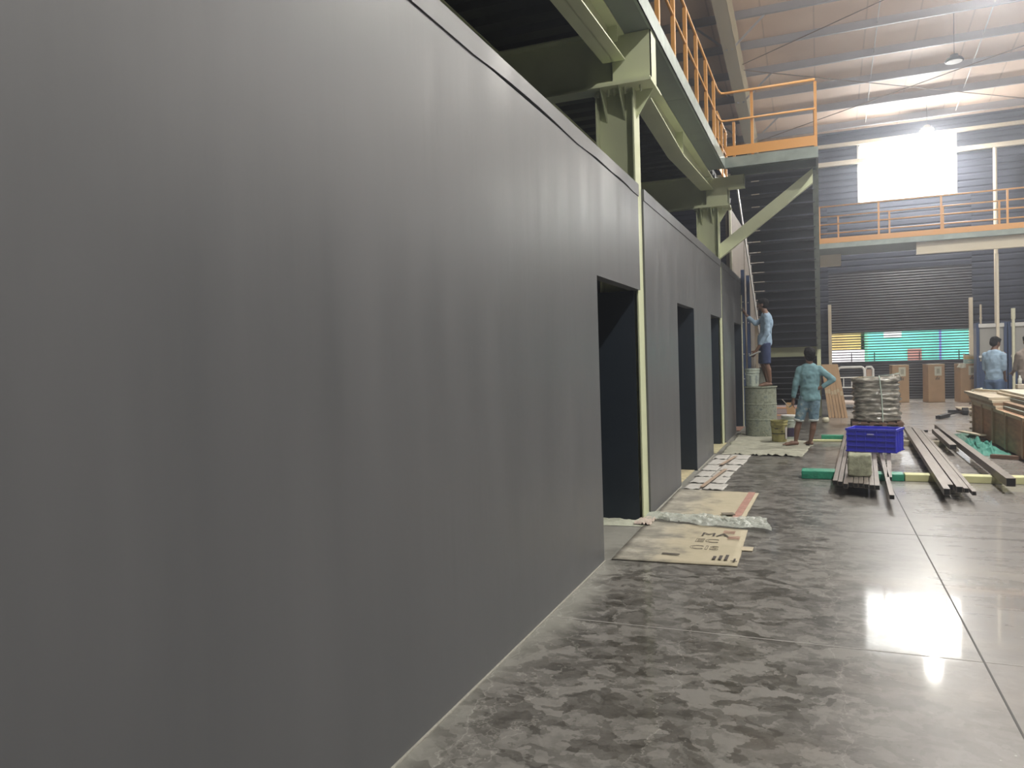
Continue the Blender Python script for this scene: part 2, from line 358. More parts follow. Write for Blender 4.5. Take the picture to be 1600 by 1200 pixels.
def tag(o, label=None, cat=None, group=None, kind=None):
    if label: o['label'] = label
    if cat: o['category'] = cat
    if group: o['group'] = group
    if kind: o['kind'] = kind
    return o
def struct(o, label=None, cat='building part'):
    o['kind'] = 'structure'; o['category'] = cat
    if label: o['label'] = label
    return o
def text(body, size, loc, rot, m, parent, extrude=.0006, name='lettering', outline=0):
    c = bpy.data.curves.new(name, 'FONT'); c.body = body; c.size = size; c.extrude = extrude; c.materials.append(m)
    if outline: c.fill_mode = 'NONE'; c.extrude = 0; c.bevel_depth = outline
    tmp = bpy.data.objects.new(name+'_curve', c); me = bpy.data.meshes.new_from_object(tmp); bpy.data.objects.remove(tmp)
    o = bpy.data.objects.new(name, me); COL.objects.link(o)
    o.parent = parent; o.location = Vector(loc)-Vector(parent['o']); o.rotation_euler = rot
    return o
def children(o): return [c for c in bpy.data.objects if c.parent is o]
def copy_tree(o, parent=None):
    c = o.copy(); COL.objects.link(c); c.parent = parent
    for ch in children(o): copy_tree(ch, c)
    return c
def moved(proto, loc, label, rz=None, group=None):
    c = copy_tree(proto); c.location = loc; c['label'] = label
    if rz is not None: c.rotation_euler.z = rz
    if group: c['group'] = group
    return c

# ------------------------------------------------------------------ hall shell
YF = 27.2; RS = .158
def roofz(y): return 8.78 + RS*(YF-y)          # underside of the roof lining
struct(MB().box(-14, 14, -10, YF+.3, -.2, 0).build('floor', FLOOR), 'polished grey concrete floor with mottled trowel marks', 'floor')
b = MB(); b.prism([(-14, YF+.3, roofz(YF+.3)), (-14, -10, roofz(-10)), (-14, -10, roofz(-10)+.12), (-14, YF+.3, roofz(YF+.3)+.12)], (28, 0, 0))
struct(b.build('ceiling', ROOFM), 'sloping roof lining of beige insulation sheets above the purlins', 'ceiling')
# far wall with the high window and the shutter openings left out; corrugated inward face
def corr_wall(b, x0, x1, z0, z1, y=YF):
    n = max(1, round((z1-z0)/.2)); h = (z1-z0)/n
    for k in range(n):
        za = z0+k*h
        b.prism([(x0, y+.12, za), (x0, y, za), (x0, y, za+h*.62), (x0, y+.022, za+h*.74), (x0, y+.022, za+h*.9), (x0, y, za+h), (x0, y+.12, za+h)], (x1-x0, 0, 0))
b = MB()
corr_wall(b, -14, .30, 0, 6.30); corr_wall(b, 4.42, 14, 0, 6.30); corr_wall(b, .30, 4.42, 4.2, 6.39)
corr_wall(b, -14, .30, 6.30, 6.39); corr_wall(b, 4.42, 14, 6.30, 6.39)
corr_wall(b, -14, 1.26, 6.39, 8.24); corr_wall(b, 4.02, 14, 6.39, 8.24); corr_wall(b, -14, 14, 8.24, 8.95)
struct(b.build('wall_far', SHEET), 'dark ribbed cladding wall at the far end of the hall', 'wall')
struct(MB().box(14, 14.2, -10, YF+.3, 0, 14).build('wall_right', SHEET), 'dark cladding side wall', 'wall')
struct(MB().box(-14.2, -14, -10, YF+.3, 0, 14).build('wall_outer', SHEET), 'dark cladding outer wall behind the rooms', 'wall')
struct(MB().box(-14, 14, -10.2, -10, 0, 15).build('wall_back', SHEET), 'dark cladding wall behind the viewer', 'wall')
if HAZE:
    hz = MB().box(-1.585, 13.95, -3, YF-.18, .03, 8.4).build('haze', mat_haze(HAZE, HAZE_G)); struct(hz, 'thin haze volume added for the lens veil, glowing toward the bright window', 'haze')
# window
wo = struct(MB().box(1.26, 4.02, YF+.05, YF+.09, 6.39, 8.24).build('window_1', WIN), 'large bright window high in the far wall', 'window')
b = MB()
for x in (1.26, 4.02): b.box(x-.03, x+.03, YF-.02, YF+.08, 6.36, 8.27)
for z in (6.39, 8.24): b.box(1.26, 4.02, YF-.02, YF+.08, z-.03, z+.03)
b.build('window_frame', WHITEM, wo)
b = MB(); b.box(-14, 14, YF-.16, YF-.02, 7.66, 7.80)
struct(b.build('trim_1', RAFTER), 'cream wall girt running behind the high window', 'trim')
b = MB(); b.box(-14, 14, YF-.14, YF-.02, 8.27, 8.38)
struct(b.build('trim_2', RAFTER), 'cream girt along the top of the far wall', 'trim')
# expansion joints cut in the floor
def joint(p, q, wd, name, lab):
    struct(MB().bar((*p, .0006), (*q, .0006), wd, .0012).build(name, mat('joint_filler', (.045, .042, .04), .6)), lab, 'floor joint')
joint((.746, -8), (.746, YF), .010, 'trim_3', 'dark floor joint running down the hall toward the far wall')
for k, (y, x0, x1, wd, lb) in enumerate([(4.385, -1.6, 13.9, .007, 'fine floor joint crossing the hall nearest the viewer'), (7.25, -.6, 13.9, .005, 'fine floor joint crossing the hall at the film strip'), (10.4, -1.2, 13.9, .005, 'fine floor joint crossing the hall under the battens'),
                                         (13.4, .2, 13.9, .005, 'fine floor joint crossing behind the blue crate'), (22.4, -1.2, 13.9, .006, 'fine floor joint crossing nearest the far wall')]):
    struct(MB().box(x0, x1, y-wd/2, y+wd/2, 0, .0011).build('trim_%d' % (4+k), mat('pale_joint', (.16, .15, .14) if k else (.33, .32, .30), .6) if k == 0 else mat('grey_joint', (.09, .085, .08), .6)), lb, 'floor joint')

# ------------------------------------------------------------------ partition wall
DO = [(5.72, 7.26), (9.30, 10.62), (12.36, 13.80), (15.9, 17.35)]; PT = 3.27; DH = 2.25
b = MB(); ys = -2.0
for a, c in DO:
    b.box(-1.70, -1.60, ys, a, 0, 3.16); b.box(-1.70, -1.60, a, c, DH, 3.16); ys = c
    if c < 8: ys = 7.50
    elif 13 < c < 15: ys = 14.04
b.box(-1.70, -1.60, ys, 18.35, 0, 3.16)
struct(b.build('wall_left', PART), 'long dark grey satin-painted partition wall with doorways', 'wall')
# cap strip, slightly proud, its lower joint opened up in places
b = MB()
for y0, y1 in ((-2, 7.27), (7.50, 13.81), (14.04, 18.35)):
    n = max(2, int((y1-y0)/.25))
    for k in range(n):
        ya = y0+(y1-y0)*k/n; yb = y0+(y1-y0)*(k+1)/n
        def gp(y):
            if 3.6 < y < 5.05: return .016*math.sin((y-3.6)/1.45*math.pi)
            if 5.5 < y < 6.9: return .012*abs(math.sin((y-5.5)/1.4*math.pi*2))
            return -.006
        b.hexa([(-1.708, ya, 3.162+gp(ya)), (-1.592, ya, 3.162+gp(ya)), (-1.592, yb, 3.162+gp(yb)), (-1.708, yb, 3.162+gp(yb)),
                (-1.708, ya, PT), (-1.592, ya, PT), (-1.592, yb, PT), (-1.708, yb, PT)])
struct(b.build('trim_11', PART), 'grey cap strip along the top of the partition with an open joint', 'trim')
b = MB().box(-1.602, -1.588, -2, 5.72, 0, .006).box(-1.602, -1.588, 7.5, 9.3, 0, .006).box(-1.602, -1.588, 10.62, 12.36, 0, .006)
struct(b.build('baseboard_left', mat('plaster_edge', (.33, .32, .28), .9, bump=.5, bscale=30)), 'thin line of white plaster along the foot of the partition', 'baseboard')
# door linings: dark return panels on the far side of each opening and a dark ceiling
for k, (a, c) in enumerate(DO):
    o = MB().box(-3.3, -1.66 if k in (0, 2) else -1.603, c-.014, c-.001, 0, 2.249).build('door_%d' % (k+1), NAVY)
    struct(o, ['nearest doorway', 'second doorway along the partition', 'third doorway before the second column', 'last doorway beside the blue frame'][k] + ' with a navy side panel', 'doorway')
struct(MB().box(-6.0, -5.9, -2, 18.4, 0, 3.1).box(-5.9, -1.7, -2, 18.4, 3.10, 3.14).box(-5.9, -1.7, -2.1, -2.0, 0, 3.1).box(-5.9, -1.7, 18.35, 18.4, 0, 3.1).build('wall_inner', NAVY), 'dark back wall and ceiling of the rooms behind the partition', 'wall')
# beige boarding beyond the partition
b = MB(); b.box(-1.78, -1.70, 16.4, YF, 3.27, 4.7); b.box(-1.78, -1.70, 18.40, YF, 0, 3.27)
for y in (19.6, 21.0, 22.4, 24, 25.6): b.box(-1.70, -1.685, y-.03, y+.03, 0, 4.7)
struct(b.build('wall_side', BEIGE), 'beige boarded wall beyond the dark partition, behind the stair', 'wall')
struct(MB().box(-1.70, -1.66, 16.3, 16.40, 3.27, 4.7).build('trim_12', CREAM), 'white vertical corner strip of the beige boarding above the partition', 'trim')

# ------------------------------------------------------------------ mezzanine steelwork
def ibeam_y(b, xc, y0, y1, zt, zb0, zbm, zb1, wd=.2, n=2):
    """beam along Y whose bottom flange runs zb0 -> zbm -> zb1"""
    ym = (y0+y1)/2
    b.box(xc-wd/2, xc+wd/2, y0, y1, zt-.012, zt)
    for ya, yb, za, zb_ in ((y0, ym, zb0, zbm), (ym, y1, zbm, zb1)):
        b.hexa([(xc-wd/2, ya, za), (xc+wd/2, ya, za), (xc+wd/2, yb, zb_), (xc-wd/2, yb, zb_), (xc-wd/2, ya, za+.014), (xc+wd/2, ya, za+.014), (xc+wd/2, yb, zb_+.014), (xc-wd/2, yb, zb_+.014)])
        b.hexa([(xc-.006, ya, za), (xc+.006, ya, za), (xc+.006, yb, zb_), (xc-.006, yb, zb_), (xc-.006, ya, zt), (xc+.006, ya, zt), (xc+.006, yb, zt), (xc-.006, yb, zt)])
def column(yn, label):
    """I-section column, near flange tips at yn; web at yn+.12"""
    yc = yn+.12
    t = thing('steel_column', (-1.81, yc, 0), label, 'column')
    b = MB(); b.box(-1.634, -1.62, yn, yn+.24, 0, 4.20); b.box(-2.0, -1.986, yn, yn+.24, 0, 4.20); b.box(-1.986, -1.634, yc-.006, yc+.006, 0, 4.20)
    b.build('shaft', STEEL, t)
    MB().box(-2.04, -1.42, yn-.14, yn+.38, 4.20, 4.222).build('cap_plate', STEEL, t)
    for x in (-1.92, -1.74):
        MB().prism([(x, yn-.12, 4.199), (x, yc-.007, 4.199), (x, yc-.007, 3.93)], (.012, 0, 0)).build('gusset', STEEL, t)
    MB().prism([(-1.62, yc-.006, 4.199), (-1.45, yc-.006, 4.199), (-1.62, yc-.006, 3.93)], (0, .012, 0)).build('gusset', STEEL, t)
    MB().prism([(-2.0, yc-.006, 4.199), (-2.03, yc-.006, 4.199), (-2.0, yc-.006, 3.96)], (0, .012, 0)).build('gusset', STEEL, t)
    for x in (-1.965, -1.86, -1.80, -1.69, -1.54):
        MB().tube((x, yn-.03, 4.20), (x, yn-.03, 4.165), .016, 6).tube((x, yn-.03, 4.165), (x, yn-.03, 4.14), .009, 8).build('bolt', STEEL, t)
    return t
column(7.26, 'cream green steel column standing at the nearest doorway')
column(13.80, 'cream green steel column farther along, where the diagonal brace starts')
def bracket(yn, label):
    t = thing('beam_stub', (-1.62, yn+.12, 4.222), label, 'steel stub')
    b = MB(); b.box(-1.83, -1.44, yn+.0, yn+.012, 4.244, 4.72); b.box(-1.83, -1.44, yn+.23, yn+.242, 4.244, 4.72); b.box(-1.452, -1.44, yn, yn+.24, 4.244, 4.72); b.box(-1.83, -1.818, yn, yn+.24, 4.244, 4.72)
    b.build('web_plate', STEEL, t)
    MB().box(-2.03, -1.43, yn-.13, yn+.37, 4.222, 4.244).build('base_plate', STEEL, t)
    return t
bracket(7.26, 'boxed steel stub on the cap plate of the nearest column')
t2 = bracket(13.80, 'boxed steel stub on the cap plate of the second column')
# outrigger of the second stub under the landing
MB().box(-1.44, -1.16, 13.74, 13.752, 4.52, 4.72).box(-1.44, -1.16, 13.70, 13.90, 4.50, 4.514).box(-1.172, -1.16, 13.74, 13.86, 4.52, 4.72).build('outrigger', STEEL, t2)
def ybeam(y0, y1, label, za, zm, zb_):
    b = MB(); ibeam_y(b, -1.80, y0, y1, 4.72, za, zm, zb_, .22)
    ym = (y0+y1)/2; o = b.build('edge_beam', STEEL); tag(o, label, 'beam')
    for y in (y0+.35, ym, y1-.25):
        zz = zm if abs(y-ym) < .1 else za+.01
        MB().prism([(-1.794, y, 4.70), (-1.70, y, 4.70), (-1.70, y, zz+.05), (-1.794, y, zz+.03)], (0, .010, 0)).build('stiffener', STEEL, o)
    return o
ybeam(.96, 7.25, 'cream green edge beam running in from the left above the long partition to the nearest column', 4.50, 4.36, 4.47)
ybeam(7.52, 13.79, 'cream green edge beam spanning between the two columns, deepest at midspan', 4.52, 4.36, 4.52)
def xbeam(yc, label):
    b = MB(); b.box(-6.0, -1.84, yc-.006, yc+.006, 4.26, 4.80); b.box(-6.0, -2.02, yc-.1, yc+.1, 4.246, 4.26); b.box(-6, -1.84, yc-.1, yc-.007, 4.786, 4.80)
    tag(b.build('cross_beam', STEEL), label, 'beam')
xbeam(7.38, 'deep cross beam running left from the nearest column under the deck')
xbeam(13.92, 'deep cross beam running left from the second column under the deck')
b = MB(); ibeam_y(b, -3.10, -2, 7.26, 4.795, 4.40, 4.40, 4.40, .18); tag(b.build('deck_joist', STEEL), 'olive joist under the metal deck just above the partition top', 'beam')
b = MB(); ibeam_y(b, -3.10, 7.5, 13.8, 4.795, 4.40, 4.40, 4.40, .18); tag(b.build('deck_joist', STEEL), 'joist under the metal deck beyond the nearest column', 'beam')
# metal deck: ribbed pan
b = MB(); y = -2.0
while y < 16.5:
    b.prism([(-13.9, y, 4.86), (-13.9, y+.12, 4.86), (-13.9, y+.16, 4.80), (-13.9, y+.30, 4.80), (-13.9, y+.34, 4.86), (-13.9, y+.34, 4.91), (-13.9, y, 4.91)], (12.2, 0, 0)); y += .34
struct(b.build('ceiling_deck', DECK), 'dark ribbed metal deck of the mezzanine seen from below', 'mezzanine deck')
# walkway soffit and fascia channel
t = thing('walkway', (-1.56, 5, 4.72), 'mezzanine walkway edge with grey green soffit plates and galvanised fascia above the partition', 'walkway')
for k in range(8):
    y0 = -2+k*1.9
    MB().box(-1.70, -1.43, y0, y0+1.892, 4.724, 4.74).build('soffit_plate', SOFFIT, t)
for y0, y1 in ((-2, 3.5), (3.505, 8.8), (8.805, 11.4), (11.405, 13.2)):
    b = MB(); b.box(-1.43, -1.42, y0, y1, 4.72, 4.91); b.box(-1.455, -1.42, y0, y1, 4.72, 4.73); b.build('fascia', FASCIA, t)
# landing at the stair head
t = thing('stair_landing', (-.7, 13.8, 4.72), 'galvanised stair landing projecting right from the walkway end', 'landing')
MB().box(-1.42, .03, 13.2, 13.21, 4.72, 4.90).box(-1.42, .03, 13.2, 13.24, 4.72, 4.73).build('fascia', FASCIA, t)
MB().box(-1.42, .03, 13.21, 14.43, 4.88, 4.905).box(-1.40, 0, 13.85, 13.91, 4.73, 4.88).box(.0, .03, 13.21, 14.43, 4.72, 4.88).build('deck_plate', SOFFIT, t)
# diagonal brace
b = MB(); b.prism([(-1.615, 13.86, 3.30), (-.06, 13.86, 4.46), (-.06, 13.86, 4.71), (-1.615, 13.86, 3.56)], (0, .012, 0)); b.prism([(-1.615, 13.81, 3.30), (-.06, 13.81, 4.46), (-.06, 13.81, 4.474), (-1.615, 13.81, 3.314)], (0, .12, 0))
tag(b.build('diagonal_brace', STEEL), 'cream green diagonal brace rising from the second column to the landing corner', 'brace')

# ------------------------------------------------------------------ railings
def railing(name, loc, label, posts, top, mid, toe, zb, zt, zm, pr=.022, group=None):
    t = thing(name, loc, label, 'railing', group)
    for p in posts: MB().box(p[0]-pr, p[0]+pr, p[1]-pr*1.5, p[1]+pr*1.5, zb, zt-.02).build('post', ORANGE, t)
    MB().path(top, .021).build('top_rail', ORANGE, t, smooth=True)
    MB().path(mid, .017).build('mid_rail', ORANGE, t, smooth=True)
    b = MB()
    for a, c in zip(toe, toe[1:]): b.bar(a, c, .006, .10)
    b.build('toe_board', ORANGE, t)
    return t
RX = -1.50; ypost = [3.4, 4.3, 5.2, 6.1, 7.05, 7.95, 8.88, 9.75, 10.65, 11.6, 12.5]
railing('walkway_railing', (RX, 8, 4.92), 'orange tube railing along the walkway edge above the partition', [(RX, y) for y in ypost],
        [(RX, -1.8, 5.98), (RX, 13.0, 5.98), (RX+.03, 13.2, 5.98), (RX+.1, 13.24, 5.98), (.0, 13.24, 5.98)], [(RX, -1.8, 5.52), (RX, 13.0, 5.52), (RX+.03, 13.2, 5.52), (RX+.1, 13.24, 5.52), (0, 13.24, 5.52)],
        [(RX, -1.8, 4.98), (RX, 13.22, 4.98)], 4.91, 5.98, 5.52)
t = thing('landing_railing', (-.7, 13.24, 4.92), 'orange posts and toe board on the landing front', 'railing')
for x in (-.98, .0): MB().box(x-.022, x+.022, 13.262, 13.30, 4.905, 5.96).build('post', ORANGE, t)
MB().box(-1.40, .0, 13.225, 13.235, 4.93, 5.09).build('toe_board', ORANGE, t)
railing('landing_back_railing', (-1.5, 14.9, 4.92), 'short orange railing behind the landing where the walkway ends', [(-1.62, 14.0), (-1.62, 14.6), (-1.62, 15.2), (-1.40, 14.6)],
        [(-1.62, 13.9, 5.9), (-1.62, 15.4, 5.9)], [(-1.62, 13.9, 5.45), (-1.62, 15.4, 5.45)], [(-1.62, 13.9, 4.98), (-1.62, 15.4, 4.98)], 4.91, 5.9, 5.45)

# ------------------------------------------------------------------ stair
STD = mat('dark_stair_plate', (.05, .052, .065), .5)
t = thing('steel_staircase', (-.7, 19, 0), 'dark steel staircase seen from below, descending from the landing to the floor', 'staircase')
def flight(y0, z0, n, first):
    g = .32; h = .175
    for k in range(n):
        z = z0-h*(k+1); y = y0+g*k
        b = MB(); b.box(-1.33, -.04, y, y+g+.02, z-.012, z); b.box(-1.33, -.04, y+.0, y+.008, z+.016, z+h-.012)
        b.build('tread', STD, t)
    for x in (-1.38, -.02):
        b = MB(); a = (x, y0-.05, z0+.02); c = (x, y0+g*n+.05, z0-h*n+.0); b.bar(a, c, .10 if x > -1 else .02, .30 if x > -1 else .13); b.build('stringer', FASCIA if x > -1 else WHITEM, t)
    return y0+g*n, z0-h*n
ye, ze = flight(14.5, 4.905, 18, True)
MB().box(-1.38, .0, ye, ye+1.5, ze-.02, ze).build('mid_landing', STD, t)
MB().box(-1.38, 0, ye-.02, ye-.01, ze-.26, ze-.02).box(-.7, -.695, ye-.022, ye-.02, ze-.26, ze-.02).build('landing_beam', STEEL, t)
ye2, ze2 = flight(ye+1.5, ze, 10, False)
for x in (-1.36, -.02):
    MB().box(x-.045, x+.045, ye-.10, ye-.03, 0, ze-.03).build('support_post', STEEL, t)
MB().path([(-.02, 14.6, 5.9), (-.02, ye, ze+1.0), (-.02, ye+1.5, ze+1.0), (-.02, ye2, 1.0)], .02).build('handrail', ORANGE, t)

# ------------------------------------------------------------------ far walkway and railings
t = thing('far_walkway', (8, 22.6, 4.0), 'walkway along the far wall with a pale fascia above a deep girder', 'walkway')
MB().box(2.35, 13.9, 22.05, 22.06, 4.04, 4.34).box(2.35, 13.9, 21.98, 22.14, 4.03, 4.045).build('girder', RAFTER, t)
MB().box(-.1, 13.9, 21.9, 23.7, 4.34, 4.36).build('deck_plate', SOFFIT, t)
MB().box(-.1, 13.9, 21.88, 21.90, 4.34, 4.47).build('fascia', FASCIA, t)
MB().box(.05, .60, 23.3, 23.5, 4.02, 4.34).build('beam_end', RAFTER, t)
xs = [.45+1.43*k for k in range(10)]
def xrail(name, y, label, xs_, z0=4.36):
    t = thing(name, (6, y, z0), label, 'railing')
    for x in xs_: MB().box(x-.022, x+.022, y-.022, y+.022, z0, 5.45).build('post', ORANGE, t)
    for z, n in ((5.46, 'top_rail'), (4.98, 'mid_rail')): MB().path([(-.05, y, z), (13.9, y, z)], .02).build(n, ORANGE, t, smooth=True)
    MB().box(-.05, 13.9, y-.03, y-.024, 4.48, 4.62).build('toe_board', ORANGE, t)
xrail('far_walkway_railing', 21.95, 'orange railing on the near edge of the far walkway', [4.34-1.43*2+1.43*k for k in range(-1, 9)])
xrail('far_walkway_railing', 23.6, 'orange railing on the back edge of the far walkway, close to the far wall', [.55+1.31*k for k in range(11)])

# ------------------------------------------------------------------ roof steel
names = ['first', 'second', 'third', 'fourth', 'fifth', 'sixth', 'seventh', 'eighth', 'ninth', 'tenth', 'eleventh', 'twelfth', 'thirteenth', 'fourteenth']
for k in range(12):
    y = 26.5-1.4*k; z = roofz(y)
    b = MB(); b.box(-13.9, 13.9, y-.003, y+.003, z-.22, z-.002); b.box(-13.9, 13.9, y-.06, y+.003, z-.22, z-.215); b.box(-13.9, 13.9, y-.06, y-.056, z-.22, z-.195); b.box(-13.9, 13.9, y, y+.06, z-.006, z-.001)
    tag(b.build('roof_purlin', PURLIN), '%s grey roof purlin counted from the far wall' % names[k], 'purlin', 'purlins under the sloping roof')
for x, lb in ((-1.93, 'cream tapered roof rafter running over the walkway railing toward the far wall'), (6.25, 'cream roof rafter at the right beyond the lamps'), (-10.2, 'cream roof rafter over the left mezzanine')):
    t = thing('roof_rafter', (x, 16, 9), lb, 'rafter')
    b = MB(); ya, yb = 4, 26.9
    za, zb_ = roofz(ya)-.23, roofz(yb)-.23; d0, d1 = .72, .62
    for q0, q1, w_ in ((0, -.016, .32), (-d0, -d0-.016, .32)):
        e1 = q1 if q0 == 0 else -d1-.016; e0 = 0 if q0 == 0 else -d1
        b.hexa([(x-w_/2, ya, za+q1), (x+w_/2, ya, za+q1), (x+w_/2, yb, zb_+e1), (x-w_/2, yb, zb_+e1), (x-w_/2, ya, za+q0), (x+w_/2, ya, za+q0), (x+w_/2, yb, zb_+e0), (x-w_/2, yb, zb_+e0)])
    b.hexa([(x-.006, ya, za-d0), (x+.006, ya, za-d0), (x+.006, yb, zb_-d1), (x-.006, yb, zb_-d1), (x-.006, ya, za), (x+.006, ya, za), (x+.006, yb, zb_), (x-.006, yb, zb_)])
    b.build('web_and_flanges', RAFTER, t)
    for k in (1, 3, 5, 7):
        yp = 26.5-1.4*k; zt = roofz(yp)-.2; zb2 = za+(zb_-za)*(yp-ya)/(yb-ya)-.68
        for s in (-1, 1):
            MB().bar((x+s*.05, yp-.02, zb2), (x+s*.85, yp-.02, zt), .05, .006, (0, 1, 0)).build('fly_brace', PURLIN, t)
    MB().box(x-.125, x+.125, 26.9, 27.1, 0, roofz(27)-.25).build('wall_post', RAFTER, t)
def rp(x, y, dz=-.27): return (x, y, roofz(y)+dz)
for (a, c, lb) in (((-1.8, 21.5), (6.2, 17.2), 'thin bracing rod sloping away up the roof from the rafter, nearer pair'), ((-1.8, 17.3), (6.2, 21.6), 'thin bracing rod crossing the nearer pair the other way'),
                   ((-1.8, 21.8), (6.2, 26.3), 'thin bracing rod running toward the lit lamp'), ((-1.8, 26.5), (6.2, 22.2), 'thin bracing rod rising rightward from near the far wall')):
    tag(MB().tube(rp(*a), rp(*c), .012, 6).build('bracing_rod', mat('brown_rod', (.22, .16, .12), .5)), lb, 'bracing rod')
for x, lb in ((1.45, 'pale sag rod line crossing the purlins left of the unlit lamp'), (3.93, 'pale sag rod line crossing the purlins right of the unlit lamp')):
    b = MB(); b.tube(rp(x, 15.3, -.12), rp(x, 26.5, -.12), .012, 6); tag(b.build('sag_rod', WHITEM), lb, 'sag rod')

# ------------------------------------------------------------------ high-bay lamps
def lamp(x, y, z, lit, label):
    t = thing('high_bay_lamp', (x, y, z), label, 'lamp', 'high bay lamps hanging from the roof')
    MB().lathe((x, y, z), [(.20, 0), (.205, .02), (.17, .07), (.10, .10), (.08, .16), (.03, .18)], 24).build('housing', RUBBER if not lit else WHITEM, t, smooth=True)
    MB().lathe((x, y, z-.012), [(.0, 0), (.17, 0), (.17, .012), (.0, .012)], 24, close=False).build('lens', LAMPE if lit else WHITEM, t)
    MB().path([(x, y, z+.18), (x, y, roofz(y)+.01)], .006, 6).build('hanger', RUBBER, t)
    if lit:
        l = bpy.data.lights.new('lamp_light', 'AREA'); l.shape = 'DISK'; l.size = .34; l.energy = LAMP_POWER; l.color = (1, .97, .92); l.spread = R(172)
        lo = bpy.data.objects.new('lamp_light', l); COL.objects.link(lo); lo.parent = t; lo.location = (0, 0, -.02)
        l2 = bpy.data.lights.new('roof_fill', 'POINT'); l2.shadow_soft_size = .12; l2.energy = ROOF_FILL; l2.color = (1, .95, .88)  # extra point light, added under each lit lamp to brighten the roof
        lo = bpy.data.objects.new('roof_fill', l2); COL.objects.link(lo); lo.parent = t; lo.location = (0, 0, -.14)
lamp(3.1, 26.0, 8.15, True, 'lit high bay lamp glowing just above the bright window')
lamp(3.1, 21.0, 8.45, False, 'unlit dark high bay lamp hanging under the purlins at upper right')
for y in (16.0, 11.0, 6.0, 1.0): lamp(3.1, y, 8.5, True, 'lit high bay lamp over the open floor, %s in its row from the far wall' % {16.0: 'third', 11.0: 'fourth', 6.0: 'fifth', 1.0: 'sixth'}[y])
for y in (21.0, 13.5, 6.0): lamp(10.0, y, 8.5, True, 'lit high bay lamp in the right hand row, %s from the far wall' % {21.0: 'first', 13.5: 'second', 6.0: 'third'}[y])

# ------------------------------------------------------------------ rolling shutter in the far wall
t = thing('rolling_shutter', (2.35, YF, 0), 'wide charcoal rolling shutter with a see-through grille band, in the far wall', 'shutter')
def slats(z0, z1, name, pitch=.085):
    b = MB(); n = int(round((z1-z0)/pitch)); h = (z1-z0)/n
    for k in range(n):
        z = z0+k*h; b.prism([(.29, YF+.03, z), (.29, YF+.01, z+h*.5), (.29, YF+.03, z+h), (.29, YF+.05, z+h), (.29, YF+.05, z)], (4.14, 0, 0))
    b.build(name, SHUT, t)
slats(0, 1.24, 'lower_slats'); slats(2.17, 4.2, 'upper_slats')
for k in range(11):
    z = 1.29+k*.085
    MB().box(.36, 4.34, YF+.015, YF+.035, z-.017, z+.017).build('grille_bar', SHUT, t)
for x in (.97, 1.65, 2.95, 4.05): MB().box(x-.016, x+.016, YF+.036, YF+.05, 1.24, 1.52).build('grille_link', SHUT, t)
for x in (.325, 4.37): MB().box(x-.05, x+.05, YF-.10, YF+.06, 0, 3.14).build('guide_rail', RAFTER, t)
# yard outside: ground, netted building, ochre building, sky comes from the world
struct(MB().box(-40, 60, YF+.4, 120, -.25, -.05).build('ground_outside', mat('yard_concrete', (.5, .47, .45), .9)), 'pale yard outside the shutter', 'ground')
TEALN = mat('teal_netting', (.14, .60, .48), .8, var=.25, vscale=.6)
OCHRE = mat('ochre_render', (.70, .48, .18), .8, var=.25, vscale=.7)
o = MB().box(2.6, 14, 48, 58, 0, 3.2).box(2.6, 14.2, 47.8, 58, 3.2, 3.35).build('netted_building', TEALN); tag(o, 'teal netted building seen through the shutter grille', 'building')
b = MB()
for x in (6.2, 9.0): b.box(x-.05, x+.05, 47.7, 47.8, 0, 3.3)
b.build('scaffold_pole', mat('violet_blue_pole', (.12, .10, .40), .6), o)
MB().box(4.6, 5.3, 47.9, 47.99, .9, 1.6).build('sign_board', mat('dusky_red_board', (.35, .16, .13), .8), o)
for x0, x1, z0, z1 in ((3.4, 4.3, 2.3, 2.75), (7.0, 7.7, 2.6, 3.1), (10.2, 11.6, 1.4, 2.0)): MB().box(x0, x1, 47.88, 47.99, z0, z1).build('white_sheet', mat('white_sheet_patch', (.85, .88, .85), .7), o)
o = MB().box(-12, 2.4, 52, 60, 1.4, 9).box(-12, 2.4, 51.8, 60, 0, 1.4).build('ochre_building', OCHRE); tag(o, 'ochre yellow building at the left behind the shutter grille', 'building')
o = MB().box(2.6, 16, 66, 76, 2.2, 6).build('ochre_roof_block', OCHRE); tag(o, 'ochre block above the teal netting through the grille', 'building')
o = MB().box(-6, 2.2, 44, 44.3, 0, 1.66).build('white_yard_wall', mat('bright_white_wall', (.95, .90, .92), .8)); tag(o, 'low white yard wall behind the shutter grille at left', 'wall')
# poles standing near the far wall
tag(MB().tube((5.0, YF-.35, 0), (5.0, YF-.35, 7.6), .055, 12).build('tall_post', RAFTER), 'tall pale post rising past the far walkway at right', 'post')
tag(MB().box(4.13, 4.19, 22.2, 22.26, 0, 3.93).build('walkway_post', RAFTER), 'pale post under the far walkway, standing behind the blue-shirted man', 'post')
tag(MB().tube((4.6, YF-.25, .0), (4.6, YF-.25, 2.9), .03, 10).tube((4.6, YF-.25, 2.45), (4.6, YF-.25, 2.5), .04, 10).build('drain_pipe', RAFTER), 'thin pale pipe on the wall right of the shutter', 'pipe')
tag(MB().tube((4.69, 23.2, 0), (4.69, 23.2, 2.56), .035, 12).tube((4.69, 23.2, 2.3), (4.69, 23.2, 2.58), .048, 12).build('pipe_post', CREAM), 'short cream pipe post at the right edge before the pale panels', 'post')

